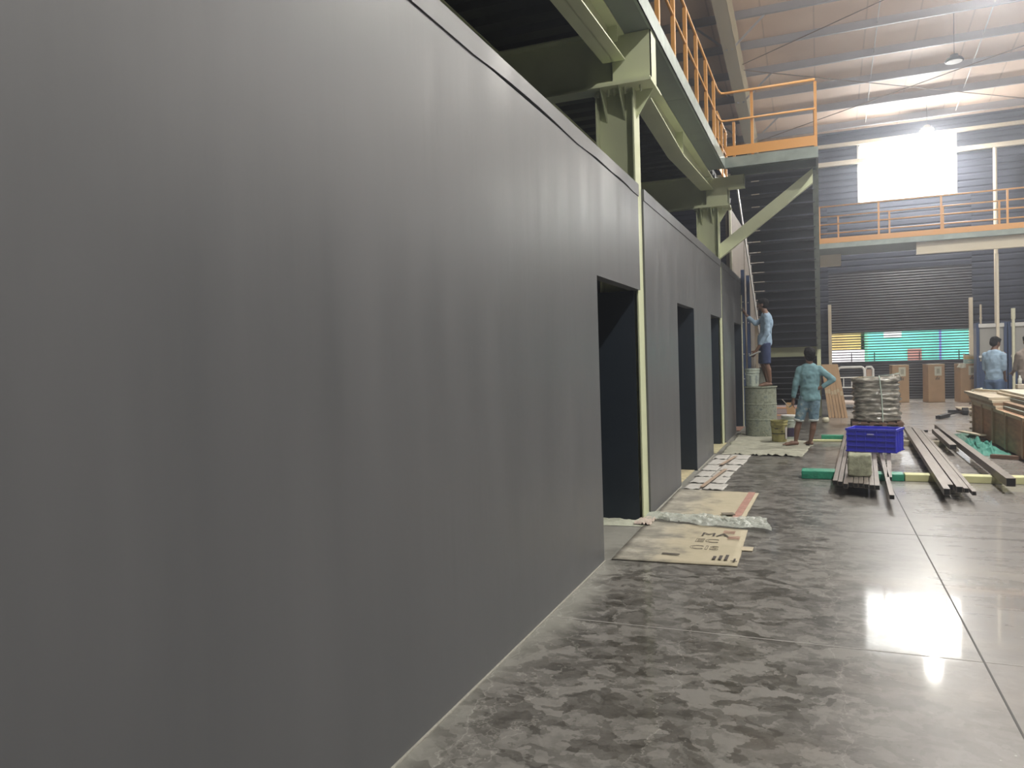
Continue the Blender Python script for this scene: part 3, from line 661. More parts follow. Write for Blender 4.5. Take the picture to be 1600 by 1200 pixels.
# ------------------------------------------------------------------ machine frames at right (pale panels between dark blue uprights)
for k, (x0, x1, lb) in enumerate(((4.02, 4.58, 'pale panel unit on a dark blue frame behind the blue-shirted man'), (4.76, 5.5, 'pale panel unit at the right edge beside the first'))):
    t = thing('panel_unit', ((x0+x1)/2, 23.8, 0), lb, 'cabinet', 'pale panel units by the far wall')
    for x in (x0-.05, x1+.03): MB().box(x-.035, x+.035, 23.7, 24.1, 0, 2.25).build('upright', BLUEP, t)
    MB().box(x0, x1, 23.74, 24.0, 1.25, 2.2).build('panel', mat('pale_grey_panel', (.36, .36, .34), .5), t)
    MB().box(x0-.03, x1+.0, 23.68, 23.73, 2.12, 2.22).build('top_rail', WHITEM, t)
    MB().box(x0-.03, x1, 23.68, 23.73, 1.30, 1.36).build('bottom_rail', WHITEM, t)
    MB().box(x0-.0, x1, 23.76, 24.1, .0, 1.2).build('base_cabinet', BLUEP, t)
t = thing('small_rack', (4.6, 26.1, 0), 'low dark blue rack with thin white shelf edges, behind the rightmost tall carton', 'rack')
MB().box(4.30, 4.35, 25.9, 26.4, 0, 1.1).box(4.9, 4.95, 25.9, 26.4, 0, 1.1).build('side_frame', BLUEP, t)
for z in (.28, .60, 1.05): MB().box(4.30, 4.95, 25.88, 26.4, z, z+.025).build('shelf', WHITEM, t)

# ------------------------------------------------------------------ blue uprights at the end of the partition
for x, y, zt, lb in ((-1.555, 17.45, 3.46, 'taller dark blue steel upright at the end of the partition'), (-1.47, 17.75, 3.36, 'second dark blue steel upright, beside the taller one')):
    t = thing('blue_upright', (x, y, 0), lb, 'post', 'dark blue uprights beside the last doorway')
    b = MB(); b.box(x-.035, x+.035, y-.035, y-.029, 0, zt); b.box(x-.035, x-.029, y-.035, y+.05, 0, zt); b.box(x+.029, x+.035, y-.035, y+.05, 0, zt)
    b.build('channel', BLUEP, t)
    for z in (.5, 1.05, 1.6, 2.3, 2.75):
        MB().tube((x, y-.036, z), (x, y-.042, z), .012, 10).build('stud', WHITEM, t)
tag(MB().box(-1.592, -1.572, 17.36, 17.40, 0, 2.9).build('jamb_batten', CREAM), 'thin cream batten standing at the last doorway edge', 'batten')
for k, (x, zt) in enumerate(((-1.40, 2.35), (-1.30, 2.05))):
    tag(MB().bar((x, 19.3, 0), (x-.03, 19.4, zt), .06, .03, (0, 1, 0)).build('timber_batten', WOODL), ['taller', 'shorter'][k]+' pale timber batten standing behind the man on the drum', 'batten')

# ------------------------------------------------------------------ things on the floor at the right
def tubebar(p0, p1, sx, sz, name, label, cat, group=None):
    """rectangular section lying from p0 (near end) to p1, shaded hollow painted on its near end"""
    b = MB(); b.bar(p0, p1, sx, sz); o = b.build(name, GALV); tag(o, label, cat, group)
    p0 = Vector(p0); d = (Vector(p1)-p0).normalized()
    MB().bar(p0-d*.002, p0+d*.01, sx-.010, sz-.010).build('shaded_end', TUBE_SHADE, o)  # black plate painted as the shade inside the hollow; the bar is solid
    return o
# battens the tubes rest on
def batten(x0, x1, y0, y1, h, m, label, name='timber_batten', wob=0, cat='batten', z0=0):
    b = MB(); b.box(x0, x1, y0, y1, z0, z0+h); return tag(b.build(name, m, bevel=.008), label, cat)
batten(.93, 2.35, 10.18, 10.36, .085, YELLOWT, 'pale yellow timber batten under the tubes, nearest the viewer')
o = batten(-.24, .16, 10.16, 10.42, .10, GREENW, 'green wrapped block at the left end of the near batten', 'wrapped_block', cat='wrapped block')
o = batten(.16, .92, 10.17, 10.40, .085, GREENW, 'green wrapped block under the stacked tubes at front', 'wrapped_block', cat='wrapped block')
batten(-.19, .86, 14.40, 14.52, .035, YELLOWT, 'thin yellowish batten below the far green block, left')
batten(.0, .84, 14.56, 14.72, .10, GREENW, 'green wrapped block beyond the blue crate', 'wrapped_block', cat='wrapped block')
batten(1.0, 2.05, 13.9, 14.06, .085, mat('weathered_batten', (.30, .27, .20), .7), 'weathered timber batten under the right hand tubes, farther back')
Z0 = .10
# left bundle of nine slim tubes
dirL = Vector((.33, 6.6, 0))
rnd = [0, .03, .16, .02, .02, -.01, 0, .03, .01]
gaps = 0
order = ['leftmost', 'second from the left', 'third from the left', 'fourth from the left', 'middle', 'fourth from the right', 'third from the right', 'second from the right', 'rightmost']
for k in range(9):
    x = .135+k*.0515; y0 = 9.15-.3*rnd[k]*3+(-.03*k)
    z = Z0+.024+(.024 if k in (0,) else 0)
    p0 = Vector((x, y0, Z0+.025)); tubebar(p0, p0+dirL*(1+.01*(k % 3)), .047, .05, 'steel_tube', 'slim grey steel tube, %s in the bundle under the pale block' % order[k], 'steel tube', 'slim steel tubes in the left bundle')
tubebar((.645, 8.37, Z0+.022), (.90, 15.0, Z0+.022), .045, .045, 'steel_tube', 'single slim tube jutting farthest toward the viewer beside the left bundle', 'steel tube')
tubebar((.715, 9.55, Z0+.022), (1.10, 14.9, Z0+.022), .05, .045, 'steel_tube', 'short-looking slim tube ending on the green block right of the bundle', 'steel tube')
dirR = Vector((.27, 6.9, 0))
for k, (x, y0, s, z, lb) in enumerate(((1.185, 8.80, .066, 0, 'leftmost wide tube of the right bundle, bright open end'), (1.256, 9.10, .064, 0, 'second wide tube of the right bundle'), (1.325, 8.98, .062, 0, 'third wide tube of the right bundle'), (1.385, 8.97, .05, 0, 'fourth tube of the right bundle, slimmer'), (1.432, 8.83, .042, 0, 'rightmost tube of the right bundle, set slightly apart'))):
    p0 = Vector((x, y0, Z0+s/2-.012)); tubebar(p0, p0+dirR*(1-.01*k), s*.90, s*(1-.05*(k % 2)), 'steel_tube', lb, 'steel tube', 'steel tubes in the right bundle')
tubebar((1.88, 9.48, Z0+.032), (2.01, 16.0, Z0+.032), .09, .09, 'steel_tube', 'long broad steel tube at far right of the battens, alone', 'steel tube')
tubebar((1.80, 12.72, Z0+.03), (1.87, 15.2, Z0+.03), .09, .075, 'steel_tube', 'short steel tube lying left of the long broad one', 'steel tube')
# pale block on the left bundle
b = MB(); bmesh.ops.create_grid(b.bm, x_segments=1, y_segments=1, size=.001); b = MB()
P = [(.275, 9.44, .152), (.520, 9.47, .152), (.535, 9.72, .152), (.29, 9.70, .152)]
b.hexa(P+[(p[0]+.003, p[1]+.02, .40) for p in P])
bmesh.ops.subdivide_edges(b.bm, edges=b.bm.edges[:], cuts=9, use_grid_fill=True)
bmesh.ops.smooth_vert(b.bm, verts=b.bm.verts, factor=.6, use_axis_x=True, use_axis_y=True, use_axis_z=True)
for v in b.bm.verts: v.co += Vector((noise.noise(v.co*23), noise.noise(v.co*23+Vector((5, 1, 3))), noise.noise(v.co*19+Vector((9, 4, 0)))))*.018
tag(b.build('rubble_block', STONE, smooth=True), 'rough pale greenish block resting on the left bundle of tubes', 'block')
# blue plastic crate, ribbed, standing across the tubes
ang = math.atan2(-.28, .66)*.8; cx, cy, cz = .715, 12.0, .152
t = thing('plastic_crate', (cx, cy, cz), 'blue ribbed plastic crate standing on the steel tubes', 'crate'); ang = -.30
t.rotation_euler.z = ang
def cb(b, *a): 
    b.box(cx+a[0], cx+a[1], cy+a[2], cy+a[3], cz+a[4], cz+a[5])
W, D, H = .325, .215, .33
b = MB()
cb(b, -W, W, -D, D, 0, .012)
for s in (-1, 1):
    cb(b, -W, W, *(sorted((s*D, s*(D-.008)))), 0, H); cb(b, *(sorted((s*W, s*(W-.008)))), -D, D, 0, H)
b.build('shell', BLUEPL, t)
b = MB()
for s in (-1, 1):
    for z in (.075, .155, .235): cb(b, -W-.006, W+.006, *(sorted((s*(D), s*(D+.020)))), z, z+.014)
    for x in (-.325, -.20, -.08, .07, .19, .313): cb(b, x, x+.012, *(sorted((s*D, s*(D+.018)))), 0, H)
    cb(b, -W-.015, W+.015, *(sorted((s*D, s*(D+.018)))), H-.030, H); cb(b, -W-.015, W+.015, *(sorted((s*D, s*(D+.012)))), 0, .016)
    cb(b, *(sorted((s*W, s*(W+.015)))), -D, D, H-.03, H)
    for y in (-.13, 0, .13): cb(b, *(sorted((s*W, s*(W+.010)))), y, y+.009, 0, H)
b.build('ribs', BLUEPL, t)
b = MB(); cb(b, -.045, .045, -D-.024, -D-.021, .245, .262); b.build('label_tag', mat('pale_lilac_tag', (.45, .45, .75), .5), t)

# pallet with film-wrapped stack
px, py = 1.07, 17.35
t = thing('timber_pallet', (px, py, 0), 'dark timber pallet under the film-wrapped stack', 'pallet')
for k in range(6): MB().box(px-.48+k*.165, px-.48+k*.165+.115, py-.45, py+.45, .11, .135).build('deck_board', PALLETW, t)
for x in (-.44, -.12, .12, .42):
    for y in (-.42, 0, .40): MB().box(px+x-.04, px+x+.04, py+y-.035, py+y+.035, .022, .088).build('block', PALLETW, t)
for y in (-.42, 0, .40): MB().box(px-.48, px+.48, py+y-.04, py+y+.04, 0, .022).build('base_board', PALLETW, t); MB().box(px-.48, px+.48, py+y-.04, py+y+.04, .088, .11).build('cross_board', PALLETW, t)
t = thing('wrapped_stack', (px, py, .135), 'stack of coiled layers wrapped in shiny clear film on a dark pallet', 'wrapped goods')
b = MB(); prof = [(.02, .137)]
nl = 9; zt = 1.03
for k in range(nl):
    z0 = .14+k*(zt-.14)/nl; h = (zt-.14)/nl
    for f, r in ((.05, .0), (.3, .020), (.6, .026), (.92, .0)): prof.append((.42+r+.012*math.sin(k*1.7)+.008*k/nl, z0+h*f))
prof += [(.30, 1.045), (.02, 1.05)]
b.lathe((px, py, 0), prof, 56)
for v in b.bm.verts:
    a = math.atan2(v.co.y-py, v.co.x-px); q = (abs(math.cos(a))**5+abs(math.sin(a))**5)**(-1/5)
    f = 1+.55*(q-1)
    v.co.x = px+(v.co.x-px)*f*(1+.02*(v.co.z-.6)*0)+.035*(v.co.z-.6)*(-1); v.co.y = py+(v.co.y-py)*f
    n = noise.noise(Vector((v.co.x*7, v.co.y*7, v.co.z*18)))*.040
    v.co.x += n*math.cos(a); v.co.y += n*math.sin(a)
    if v.co.z > 1.0 and v.co.x > px+.18: v.co.z += .09*(v.co.x-px-.18)/.24
b.build('film_wrap', WRAP, t, smooth=True)
MB().path([(px+.04, py-.30, 1.07), (px+.04, py-.465, 1.03), (px+.075, py-.480, .6), (px+.09, py-.475, .14)], .010, 6).build('strap', mat('pale_green_strap', (.45, .55, .48), .5), t)

# tall cartons by the shutter
def carton(x0, x1, y0, y1, h, label, rot=0, torn=False):
    cx_, cy_ = (x0+x1)/2, (y0+y1)/2
    t = thing('tall_carton', (cx_, cy_, 0), label, 'carton', 'tall cartons standing before the shutter')
    MB().box(x0, x1, y0, y1, 0, h).build('body', CARD, t, bevel=.012)
    MB().box(x0-.002, x1+.002, y0-.002, y1+.002, h, h+.008).build('top_flap', mat('light_card_top', (.62, .55, .42), .7), t)
    # label sheet, printed mark
    w_ = x1-x0
    MB().box(x0+w_*.38, x0+w_*.80, y0-.006, y0-.002, h-.33, h-.06).build('paper_label', PAPER, t)
    MB().box(x0+w_*.50, x0+w_*.68, y0-.008, y0-.0065, h-.27, h-.12).build('printed_square', mat('faint_print', (.38, .38, .30), .8), t)
    b = MB(); 
    for q in range(5): b.box(x0+w_*(.44+.05*q), x0+w_*(.47+.05*q), y0-.005, y0-.002, h-.46+.02*(q % 2), h-.40+.03*(q % 3))
    b.build('printed_mark', INK, t)
    t.rotation_euler.z = rot
    return t
carton(1.98, 2.44, 25.3, 25.7, 1.12, 'tall brown carton half hidden behind the wrapped stack', .12)
carton(2.90, 3.36, 25.3, 25.75, 1.12, 'tall brown carton standing alone in the middle before the shutter', .22)
t = carton(3.72, 4.28, 25.2, 25.7, 1.12, 'wide tall carton at right with a small box on top', .18)
MB().sheet([(3.62, 25.22, 1.02), (3.86, 25.19, 1.0), (3.86, 25.19, 1.125), (3.68, 25.2, 1.125)], 8, 4, lambda u, v: (0, -.01-.03*abs(math.sin(u*6)), .01*math.sin(u*9)), .004).build('torn_film', PAPER, t)
t = thing('small_box', (4.02, 25.4, 1.128), 'small open box of pale blue and ochre standing on the rightmost tall carton', 'box')
MB().box(3.90, 4.16, 25.28, 25.52, 1.130, 1.25).build('lower_band', mat('pale_teal_card', (.28, .42, .42), .7), t)
MB().box(3.902, 4.158, 25.282, 25.518, 1.25, 1.33).build('upper_band', mat('ochre_card', (.55, .42, .20), .7), t)
MB().box(3.90, 4.16, 25.28, 25.285, 1.33, 1.38).box(3.90, 3.905, 25.28, 25.52, 1.33, 1.42).build('open_flap', mat('pale_flap', (.6, .56, .42), .7), t)
MB().box(3.98, 4.08, 25.276, 25.279, 1.17, 1.20).build('printed_word', PAPER, t)

# flat cartons leaning in a pack, on a slant
for k in range(6):
    x = .17+k*.072; lb = ['leftmost', 'second from the left', 'third from the left', 'third from the right', 'second from the right', 'rightmost'][k]
    t = thing('flat_carton', (x, 19.7, 0), 'long flat brown carton leaning in the pack, %s' % lb, 'carton', 'flat cartons leaning together')
    ys_ = 19.6+.018*(k % 2); b = MB(); b.hexa([(x+.004, ys_, 0), (x+.066, ys_, 0), (x+.066, 20.1, 0), (x+.004, 20.1, 0), (x-.14-.012*k+.0*k, 19.75, 1.28), (x-.14+.068-.012*k, 19.75, 1.28), (x-.14+.068-.012*k, 20.25, 1.28), (x-.14-.012*k, 20.25, 1.28)])
    b.build('body', CARD, t, bevel=.006)
    b = MB(); zz = .62+.03*math.sin(k*2.1); xo = -.14*zz/1.28-.0059*k
    b.hexa([(x+xo+.006, 19.6+.15*zz/1.28-.006, zz-.06), (x+xo+.062, 19.6+.15*zz/1.28-.006, zz-.06), (x+xo+.062, 19.6+.15*zz/1.28, zz-.06), (x+xo+.006, 19.6+.15*zz/1.28, zz-.06),
            (x+xo-.004, 19.6+.15*(zz+.08)/1.28-.006, zz+.05), (x+xo+.05, 19.6+.15*(zz+.08)/1.28-.006, zz+.05), (x+xo+.05, 19.6+.15*(zz+.08)/1.28, zz+.05), (x+xo-.004, 19.6+.15*(zz+.08)/1.28, zz+.05)])
    b.build('tape', mat('worn_tape', (.50, .42, .28), .5), t)
# trolley frames behind the stack
def trolley(x, y, label, wd=.66, h=1.15):
    t = thing('tube_trolley', (x+wd/2, y, 0), label, 'trolley')
    MB().path([(x, y, .12), (x, y, h-.08), (x+.03, y, h-.02), (x+.08, y, h), (x+wd-.08, y, h), (x+wd-.03, y, h-.02), (x+wd, y, h-.08), (x+wd, y, .12)], .032, 10).build('push_frame', WHITEM, t, smooth=True)
    for z in (.87, .60, .37): MB().tube((x, y, z), (x+wd, y, z), .018, 8).build('rung', WHITEM, t)
    MB().tube((x+.14, y, .87), (x+.14, y, .60), .014, 8).tube((x+.34, y, .87), (x+.34, y, .60), .014, 8).build('inner_bars', WHITEM, t)
    MB().box(x-.03, x+wd+.03, y, y+1.0, .14, .19).build('platform', mat('pale_pink_deck', (.62, .52, .46), .6), t)
    for a, c in ((x+.06, y+.1), (x+wd-.06, y+.1), (x+.06, y+.9), (x+wd-.06, y+.9)):
        MB().tube((a-.015, c, .07), (a+.015, c, .07), .07, 14).build('wheel', RUBBER, t)
    return t
trolley(.45, 22.5, 'white tubular platform trolley behind the leaning flat cartons')
t = thing('folded_trolley', (1.23, 22.9, 0), 'narrow white-topped upright frame beside the trolley', 'trolley')
MB().path([(1.14, 22.8, .02), (1.14, 22.8, 1.08), (1.19, 22.8, 1.14), (1.30, 22.8, 1.14), (1.34, 22.8, 1.08), (1.34, 22.8, .02)], .032, 10).build('frame', WHITEM, t, smooth=True)
MB().box(1.17, 1.31, 22.82, 22.86, .1, 1.08).build('board', mat('pinkish_board', (.45, .33, .26), .7), t)
# orange-taped flat boxes behind the standing man
for k, (z, lb) in enumerate(((0, 'lower flat pinkish box lying under the stair'), (.17, 'upper flat pinkish box with an orange tape edge'))):
    t = thing('flat_box', (-.92, 19.0, z), lb, 'box')
    MB().box(-1.30, -.52, 18.75, 19.3, z, z+.165).build('body', mat('pinkish_card', (.42, .33, .32), .8), t, bevel=.006)
    MB().box(-1.302, -.518, 18.745, 18.75, z+.125, z+.15).build('tape', mat('orange_tape', (.80, .42, .22), .5), t)
tag(MB().hexa([(-.66, 17.6, 0), (-.50, 17.6, 0), (-.48, 17.9, 0), (-.64, 17.9, 0), (-.72, 17.75, .48), (-.58, 17.75, .48), (-.56, 18.0, .48), (-.70, 18.0, .48)]).build('brown_carton', mat('deep_brown_card', (.36, .22, .10), .8)), 'small brown carton leaning behind the standing man, left of his legs', 'carton')
tag(MB().lathe((.10, 18.3, 0), [(.03, 0), (.07, .02), (.075, .09), (.05, .12)], 16).build('cable_roll', mat('ivory_roll', (.75, .72, .55), .6), smooth=True), 'small ivory roll on the floor behind the standing man', 'roll')

# pallet truck handles and dark bits
t = thing('hand_pallet_truck', (3.0, 19.9, 0), 'black pallet truck handle lying out from under the yellow pallet', 'pallet truck')
MB().bar((2.42, 19.15, .05), (2.70, 19.75, .055), .10, .07).build('handle_loop', RUBBER, t)
MB().tube((2.70, 19.75, .06), (3.12, 20.45, .10), .018, 8).build('draw_bar', RUBBER, t)
MB().tube((3.10, 20.5, .09), (3.22, 20.5, .09), .09, 14).build('wheel', RUBBER, t)
tag(MB().box(2.90, 3.16, 21.1, 21.25, 0, .07).build('black_block', RUBBER), 'small black block on the floor left of the yellow pallet', 'block')
t = thing('timber_pallet', (3.45, 20.9, 0), 'yellowish timber pallet behind the plywood crate', 'pallet')
for k in range(5): MB().box(3.10, 4.0, 20.5+.22*k, 20.6+.22*k+.05, .10, .125).build('deck_board', WOODL, t)
for x in (3.12, 3.55, 3.92): MB().box(x, x+.09, 20.5, 21.53, 0, .098).build('bearer', PALLETW, t)
tag(MB().bar((1.62, 16.15, .02), (1.86, 16.3, .02), .10, .04).build('black_block', RUBBER), 'small black strip lying beyond the right bundle of tubes', 'block')
tag(MB().bar((1.50, 15.6, .02), (1.62, 15.2, .02), .06, .04).build('black_tool', RUBBER), 'short black tool lying beside the right bundle of tubes', 'tool')

# plywood crate and boards at right
t = thing('plywood_crate', (3.3, 13.8, 0), 'long battened plywood crate along the right edge of the photo', 'crate')
MB().box(2.60, 4.0, 10.6, 16.05, .03, .60).build('side_walls', WOOD, t)
for y in (15.95, 15.12, 14.25, 13.35, 12.3, 11.2): MB().box(2.572, 2.60, y-.05, y+.05, .03, .598).build('batten', mat('crate_batten', (.46, .31, .19), .7, var=.15), t)
MB().box(2.58, 2.60, 10.6, 16.05, .55, .599).box(2.60, 4.0, 16.05, 16.07, .03, .599).build('top_rim', mat('pale_rim', (.60, .48, .32), .6), t)
for z in (.08, .2, .32, .44, .54): MB().box(2.55, 2.66, 16.05, 16.12, z, z+.03).build('end_splinter', WOODL, t)
for y in (11, 13.3, 15.6): MB().box(2.62, 4.0, y, y+.1, 0, .03).build('skid', PALLETW, t)
k = 0
def board(x0, x1, y0, y1, z0, z1, m, label, rot=0):
    o = MB().box(x0, x1, y0, y1, z0, z1).build('stacked_board', m, bevel=.004); tag(o, label, 'board', 'boards stacked on the plywood crate'); o.rotation_euler.z = rot; return o
BR = mat('brown_board_edge', (.34, .23, .15), .7, var=.15); GB = mat('grey_green_board', (.24, .26, .22), .7, var=.1)
board(2.58, 3.9, 14.0, 16.15, .601, .645, WOODL, 'lowest pale board on the crate')
board(2.56, 3.9, 14.1, 16.2, .646, .69, BR, 'brown board second from the bottom on the crate')
board(2.55, 3.9, 14.1, 16.3, .691, .73, WOODL, 'pale board third from the bottom on the crate')
board(2.52, 3.9, 14.2, 16.45, .731, .775, mat('wide_pale_board', (.50, .44, .34), .65, var=.1), 'widest pale board on the crate, sticking out toward the stair')
board(2.66, 3.9, 10.9, 13.9, .601, .655, GB, 'grey green board on the near half of the crate, lower')
board(2.70, 3.9, 10.9, 14.1, .656, .71, BR, 'brown board on the near half of the crate')
board(2.80, 3.9, 11.2, 14.15, .711, .765, GB, 'grey green board on the near half of the crate, upper')
board(2.82, 3.9, 12.0, 15.2, .776, .815, WOODL, 'long pale board lying second from the top of the crate pile')
board(2.86, 3.9, 12.0, 15.2, .816, .855, mat('pale_top_board', (.62, .58, .48), .6, var=.08), 'long whitish board topmost of the crate pile')
for (a, c, m_, lb) in (((2.66, 16.1, .81), (3.05, 15.0, .81), WOODL, 'pale offcut lying on the crate boards, ends toward the cartons'), ((2.75, 16.2, .80), (3.25, 15.35, .80), mat('teal_offcut', (.18, .30, .26), .6), 'dull teal strip lying on the crate boards'), ((2.62, 16.2, .795), (2.75, 16.1, .83), PAPER, 'crumpled white scrap on the far corner of the crate')):
    tag(MB().bar(a, c, .07, .035).build('offcut', m_), lb, 'offcut')
tag(MB().box(3.15, 3.42, 15.3, 15.5, .856, .93).build('pale_carton', mat('pale_carton_card', (.50, .45, .38), .7), bevel=.004), 'small pale carton on the whitish top board beside the men', 'box')
tag(MB().lathe((3.20, 15.4, .931), [(.03, 0), (.032, .09), (.014, .12), (.014, .15)], 14).build('water_bottle', mat('clear_bottle', (.55, .58, .55), .2), smooth=True), 'small clear bottle standing on the pale carton', 'bottle')
# green cloth heap and scraps by the crate
def heap(name, x0, x1, y0, y1, h, m, label, cat, seed=0, n=26):
    b = MB(); b.sheet([(x0, y0, .004), (x1, y0, .004), (x1, y1, .004), (x0, y1, .004)], n, n, lambda u, v: (noise.noise(Vector((u*3+seed, v*3, 1)))*.12, noise.noise(Vector((u*3+seed, v*3, 7)))*.12, abs(noise.noise(Vector((u*7+seed, v*7, 3))))*h*2.2*min(1, 6*min(u, 1-u, v, 1-v))))
    return tag(b.build(name, m, smooth=True), label, cat)
heap('green_cloth', 2.08, 2.56, 12.75, 14.5, .10, mat('green_sheet_cloth', (.06, .25, .20), .7, var=.3, vscale=5), 'crumpled green cloth on the floor beside the crate, nearer heap', 'cloth', 3)
heap('green_cloth', 1.98, 2.5, 14.6, 16.0, .07, mat('dull_green_cloth', (.10, .20, .16), .7, var=.3, vscale=5), 'crumpled dull green cloth behind the nearer green heap', 'cloth', 8)
tag(MB().bar((2.3, 15.5, .10), (2.50, 14.6, .12), .12, .02).build('wood_scrap', WOODL), 'orange-brown board scrap lying on the green cloth', 'offcut')
tag(MB().bar((2.25, 12.55, .03), (2.75, 12.3, .03), .10, .05).build('dark_timber', PALLETW), 'dark timber piece lying at the foot of the crate', 'offcut')

# ------------------------------------------------------------------ left: drum, pails, drop cloths
t = thing('steel_drum', (-1.085, 15.45, 0), 'large paint-splattered drum the painter stands on', 'drum')
b = MB(); b.lathe((-1.085, 15.45, 0), [(.285, .0), (.290, .015), (.292, .30), (.298, .32), (.292, .34), (.295, .60), (.300, .62), (.294, .64), (.290, .93), (.30, .94), (.30, .955), (.28, .958), (.27, .945)], 40)
b.build('body', DRUM, t, smooth=False)
MB().lathe((-1.085, 15.45, 0), [(.300, .940), (.312, .945), (.312, .962), (.300, .966)], 40, close=False).build('rim', DRUM, t)
def pail(name, x, y, z, r0, r1, h, mbody, label, lid=False, rimm=None):
    t = thing(name, (x, y, z), label, 'pail')
    MB().lathe((x, y, z), [(r0-.01, 0), (r0, .008), (r0+(r1-r0)*.75, h*.76), (r1, h*.77), (r1+.006, h*.80), (r1, h*.83), (r1, h*.90), (r1+.008, h*.92), (r1+.008, h), (r1-.006, h), (r1-.012, h*.8), (r0-.012, .02)], 32).build('body', mbody, t)
    if lid: MB().lathe((x, y, z), [(r1+.012, h*.97), (r1+.012, h*1.03), (r1-.01, h*1.04)], 32).build('lid', rimm or mbody, t)
    else: MB().lathe((x, y, z), [(r1-.013, h*.80), (r1-.013, h*.81)], 24).build('paint', mat('dark_wet_paint', (.05, .06, .06), .4), t)
    MB().path([(x-r1-.004, y, z+h*.86), (x-r1*.95, y-r1*.55, z+h*.72), (x-.03, y-r1-.02, z+h*.63), (x+r1*.9, y-r1*.55, z+h*.72), (x+r1+.004, y, z+h*.86)], .0035, 6).build('handle', RUBBER if mbody is not PAILW else PAILW, t)
    return t
t = pail('paint_pail', -.70, 14.35, 0, .125, .142, .39, OLIVE, 'open yellow paint pail standing on the drop cloth')
def band(t, x, y, r, z0, z1, a0, a1, m, name):
    b = MB(); n = 14; R0 = []
    for k in range(n+1):
        a = a0+(a1-a0)*k/n
        for q, z in ((r, z0), (r, z1)): R0.append(b.bm.verts.new((x+q*math.cos(a), y+q*math.sin(a), z)))
    for k in range(n): b.bm.faces.new((R0[2*k], R0[2*k+2], R0[2*k+3], R0[2*k+1]))
    return b.build(name, m, t)
band(t, -.70, 14.35, .139, .150, .163, -2.7, -.55, RUBBER, 'black_stripe')
for a in (-2.1, -1.95, -1.82): band(t, -.70, 14.35, .140, .235, .262, a, a+.09, INK, 'printed_mark')
for a in (-1.25, -1.13): band(t, -.70, 14.35, .139, .185, .205, a, a+.08, INK, 'printed_mark')
band(t, -.70, 14.35, .1395, .06, .27, -.72, -.30, mat('pale_side_panel', (.45, .42, .42), .6), 'side_panel')
t = pail('paint_pail', -.55, 14.85, 0, .115, .130, .43, mat('two_tone_pail', (.50, .56, .50), .5, var=.1), 'taller pail with a pale rim and dark purple lower band behind the yellow pail', True, WHITEM)
band(t, -.55, 14.85, .1225, .05, .24, -3.0, 0.2, mat('purple_black_band', (.05, .035, .08), .5), 'dark_band')
t = pail('putty_pail', -1.225, 15.36, .966, .118, .134, .335, PAILW, 'paint-smeared pale pail standing on the drum beside the painter', True)
for a in (-1.9, -1.0): band(t, -1.225, 15.36, .131, 1.02, 1.18, a, a+.22, mat('grey_smear', (.22, .27, .27), .8), 'smear')
b = MB(); b.sheet([(-1.12, 15.52, .968), (-.95, 15.60, .968), (-1.06, 15.62, 1.33), (-1.10, 15.60, 1.33)], 8, 12, lambda u, v: (.05*math.sin(v*3.0)*(u-.2), -.05*math.sin(v*3)*math.sin(u*3), .0), .02)
tag(b.build('putty_bag', mat('grey_bag', (.33, .34, .30), .8, var=.1, bump=.4, bscale=10), smooth=True), 'slumped grey bag standing on the drum behind the pail', 'bag')

def dropcloth(name, P, z, m, label, cat, th=.006, amp=.006, n=(20, 20), seed=0, edge=.02, lift=0):
    b = MB()
    def f(u, v):
        e = 1 if min(u, v, 1-u, 1-v) < .01 else 0
        return (noise.noise(Vector((u*9+seed, v*9, 2)))*edge*e, noise.noise(Vector((u*9+seed, v*9, 8)))*edge*e, z+abs(noise.noise(Vector((u*6+seed, v*6, 3))))*amp+(lift*abs(noise.noise(Vector((u*14, v*3, seed)))) if v < .03 else 0))
    b.sheet([(p[0], p[1], .0) for p in P], n[0], n[1], f, th)
    return tag(b.build(name, m, smooth=True), label, cat)
dropcloth('drop_cloth', [(-1.50, 12.35), (-.27, 12.28), (-.12, 14.3), (-1.52, 15.9)], .007, TARP, 'paint-dusted drop cloth under the barefoot man and the drum', 'drop cloth', .004, .004, (40, 40), 2, .06, .07)
MB_ = None
# two large flattened cartons, film strip, dusted tiles of card
c1 = dropcloth('cardboard_sheet', [(-1.555, 5.77), (-.60, 5.82), (-.63, 7.05), (-1.575, 7.22)], .010, DUSTC, 'nearest flattened carton on the floor, with outlined letters', 'cardboard sheet', .007, .006, (16, 16), 4, .006)
c2 = dropcloth('cardboard_sheet', [(-1.56, 7.46), (-.70, 7.44), (-.67, 8.96), (-1.585, 9.06)], .010, DUSTC, 'second flattened carton, with a red stripe down its right edge', 'cardboard sheet', .007, .006, (16, 16), 9, .006)
MB().bar((-.775, 7.47, .022), (-.74, 8.93, .022), .075, .003).build('red_stripe', REDINK, c2)
tag(MB().box(-.62, -.53, 6.30, 6.42, .004, .012).build('card_flap', CARDL), 'small torn card flap at the right edge of the nearest flattened carton', 'cardboard')
tag(MB().bar((-.92, 7.62, .028), (-.81, 7.66, .028), .10, .006).build('card_scrap', mat('grey_scrap', (.16, .14, .11), .9)), 'small dark scrap lying on the second flattened carton', 'scrap')
for body, sz, loc, ol in (('CIS', .17, (-1.03, 6.22, .0195), .0014), ('EC', .17, (-1.02, 6.46, .0195), .0014), ('MA', .17, (-1.00, 6.70, .0195), 0)):
    text(body, sz, loc, (0, 0, 0), INK, c1, extrude=0, outline=ol)
for x, y, m_ in ((-.76, 6.62, REDINK), (-.82, 6.82, REDINK)):
    b = MB()
    for q in range(4): b.box(x+.0, x+.10, y+q*.03, y+q*.03+.012, .0215, .0225)
    b.build('faded_print', m_, c1)
b = MB()
for q in range(3): b.box(-.80+q*.045, -.775+q*.045, 5.93, 6.02+.03*q, .0215, .0225)
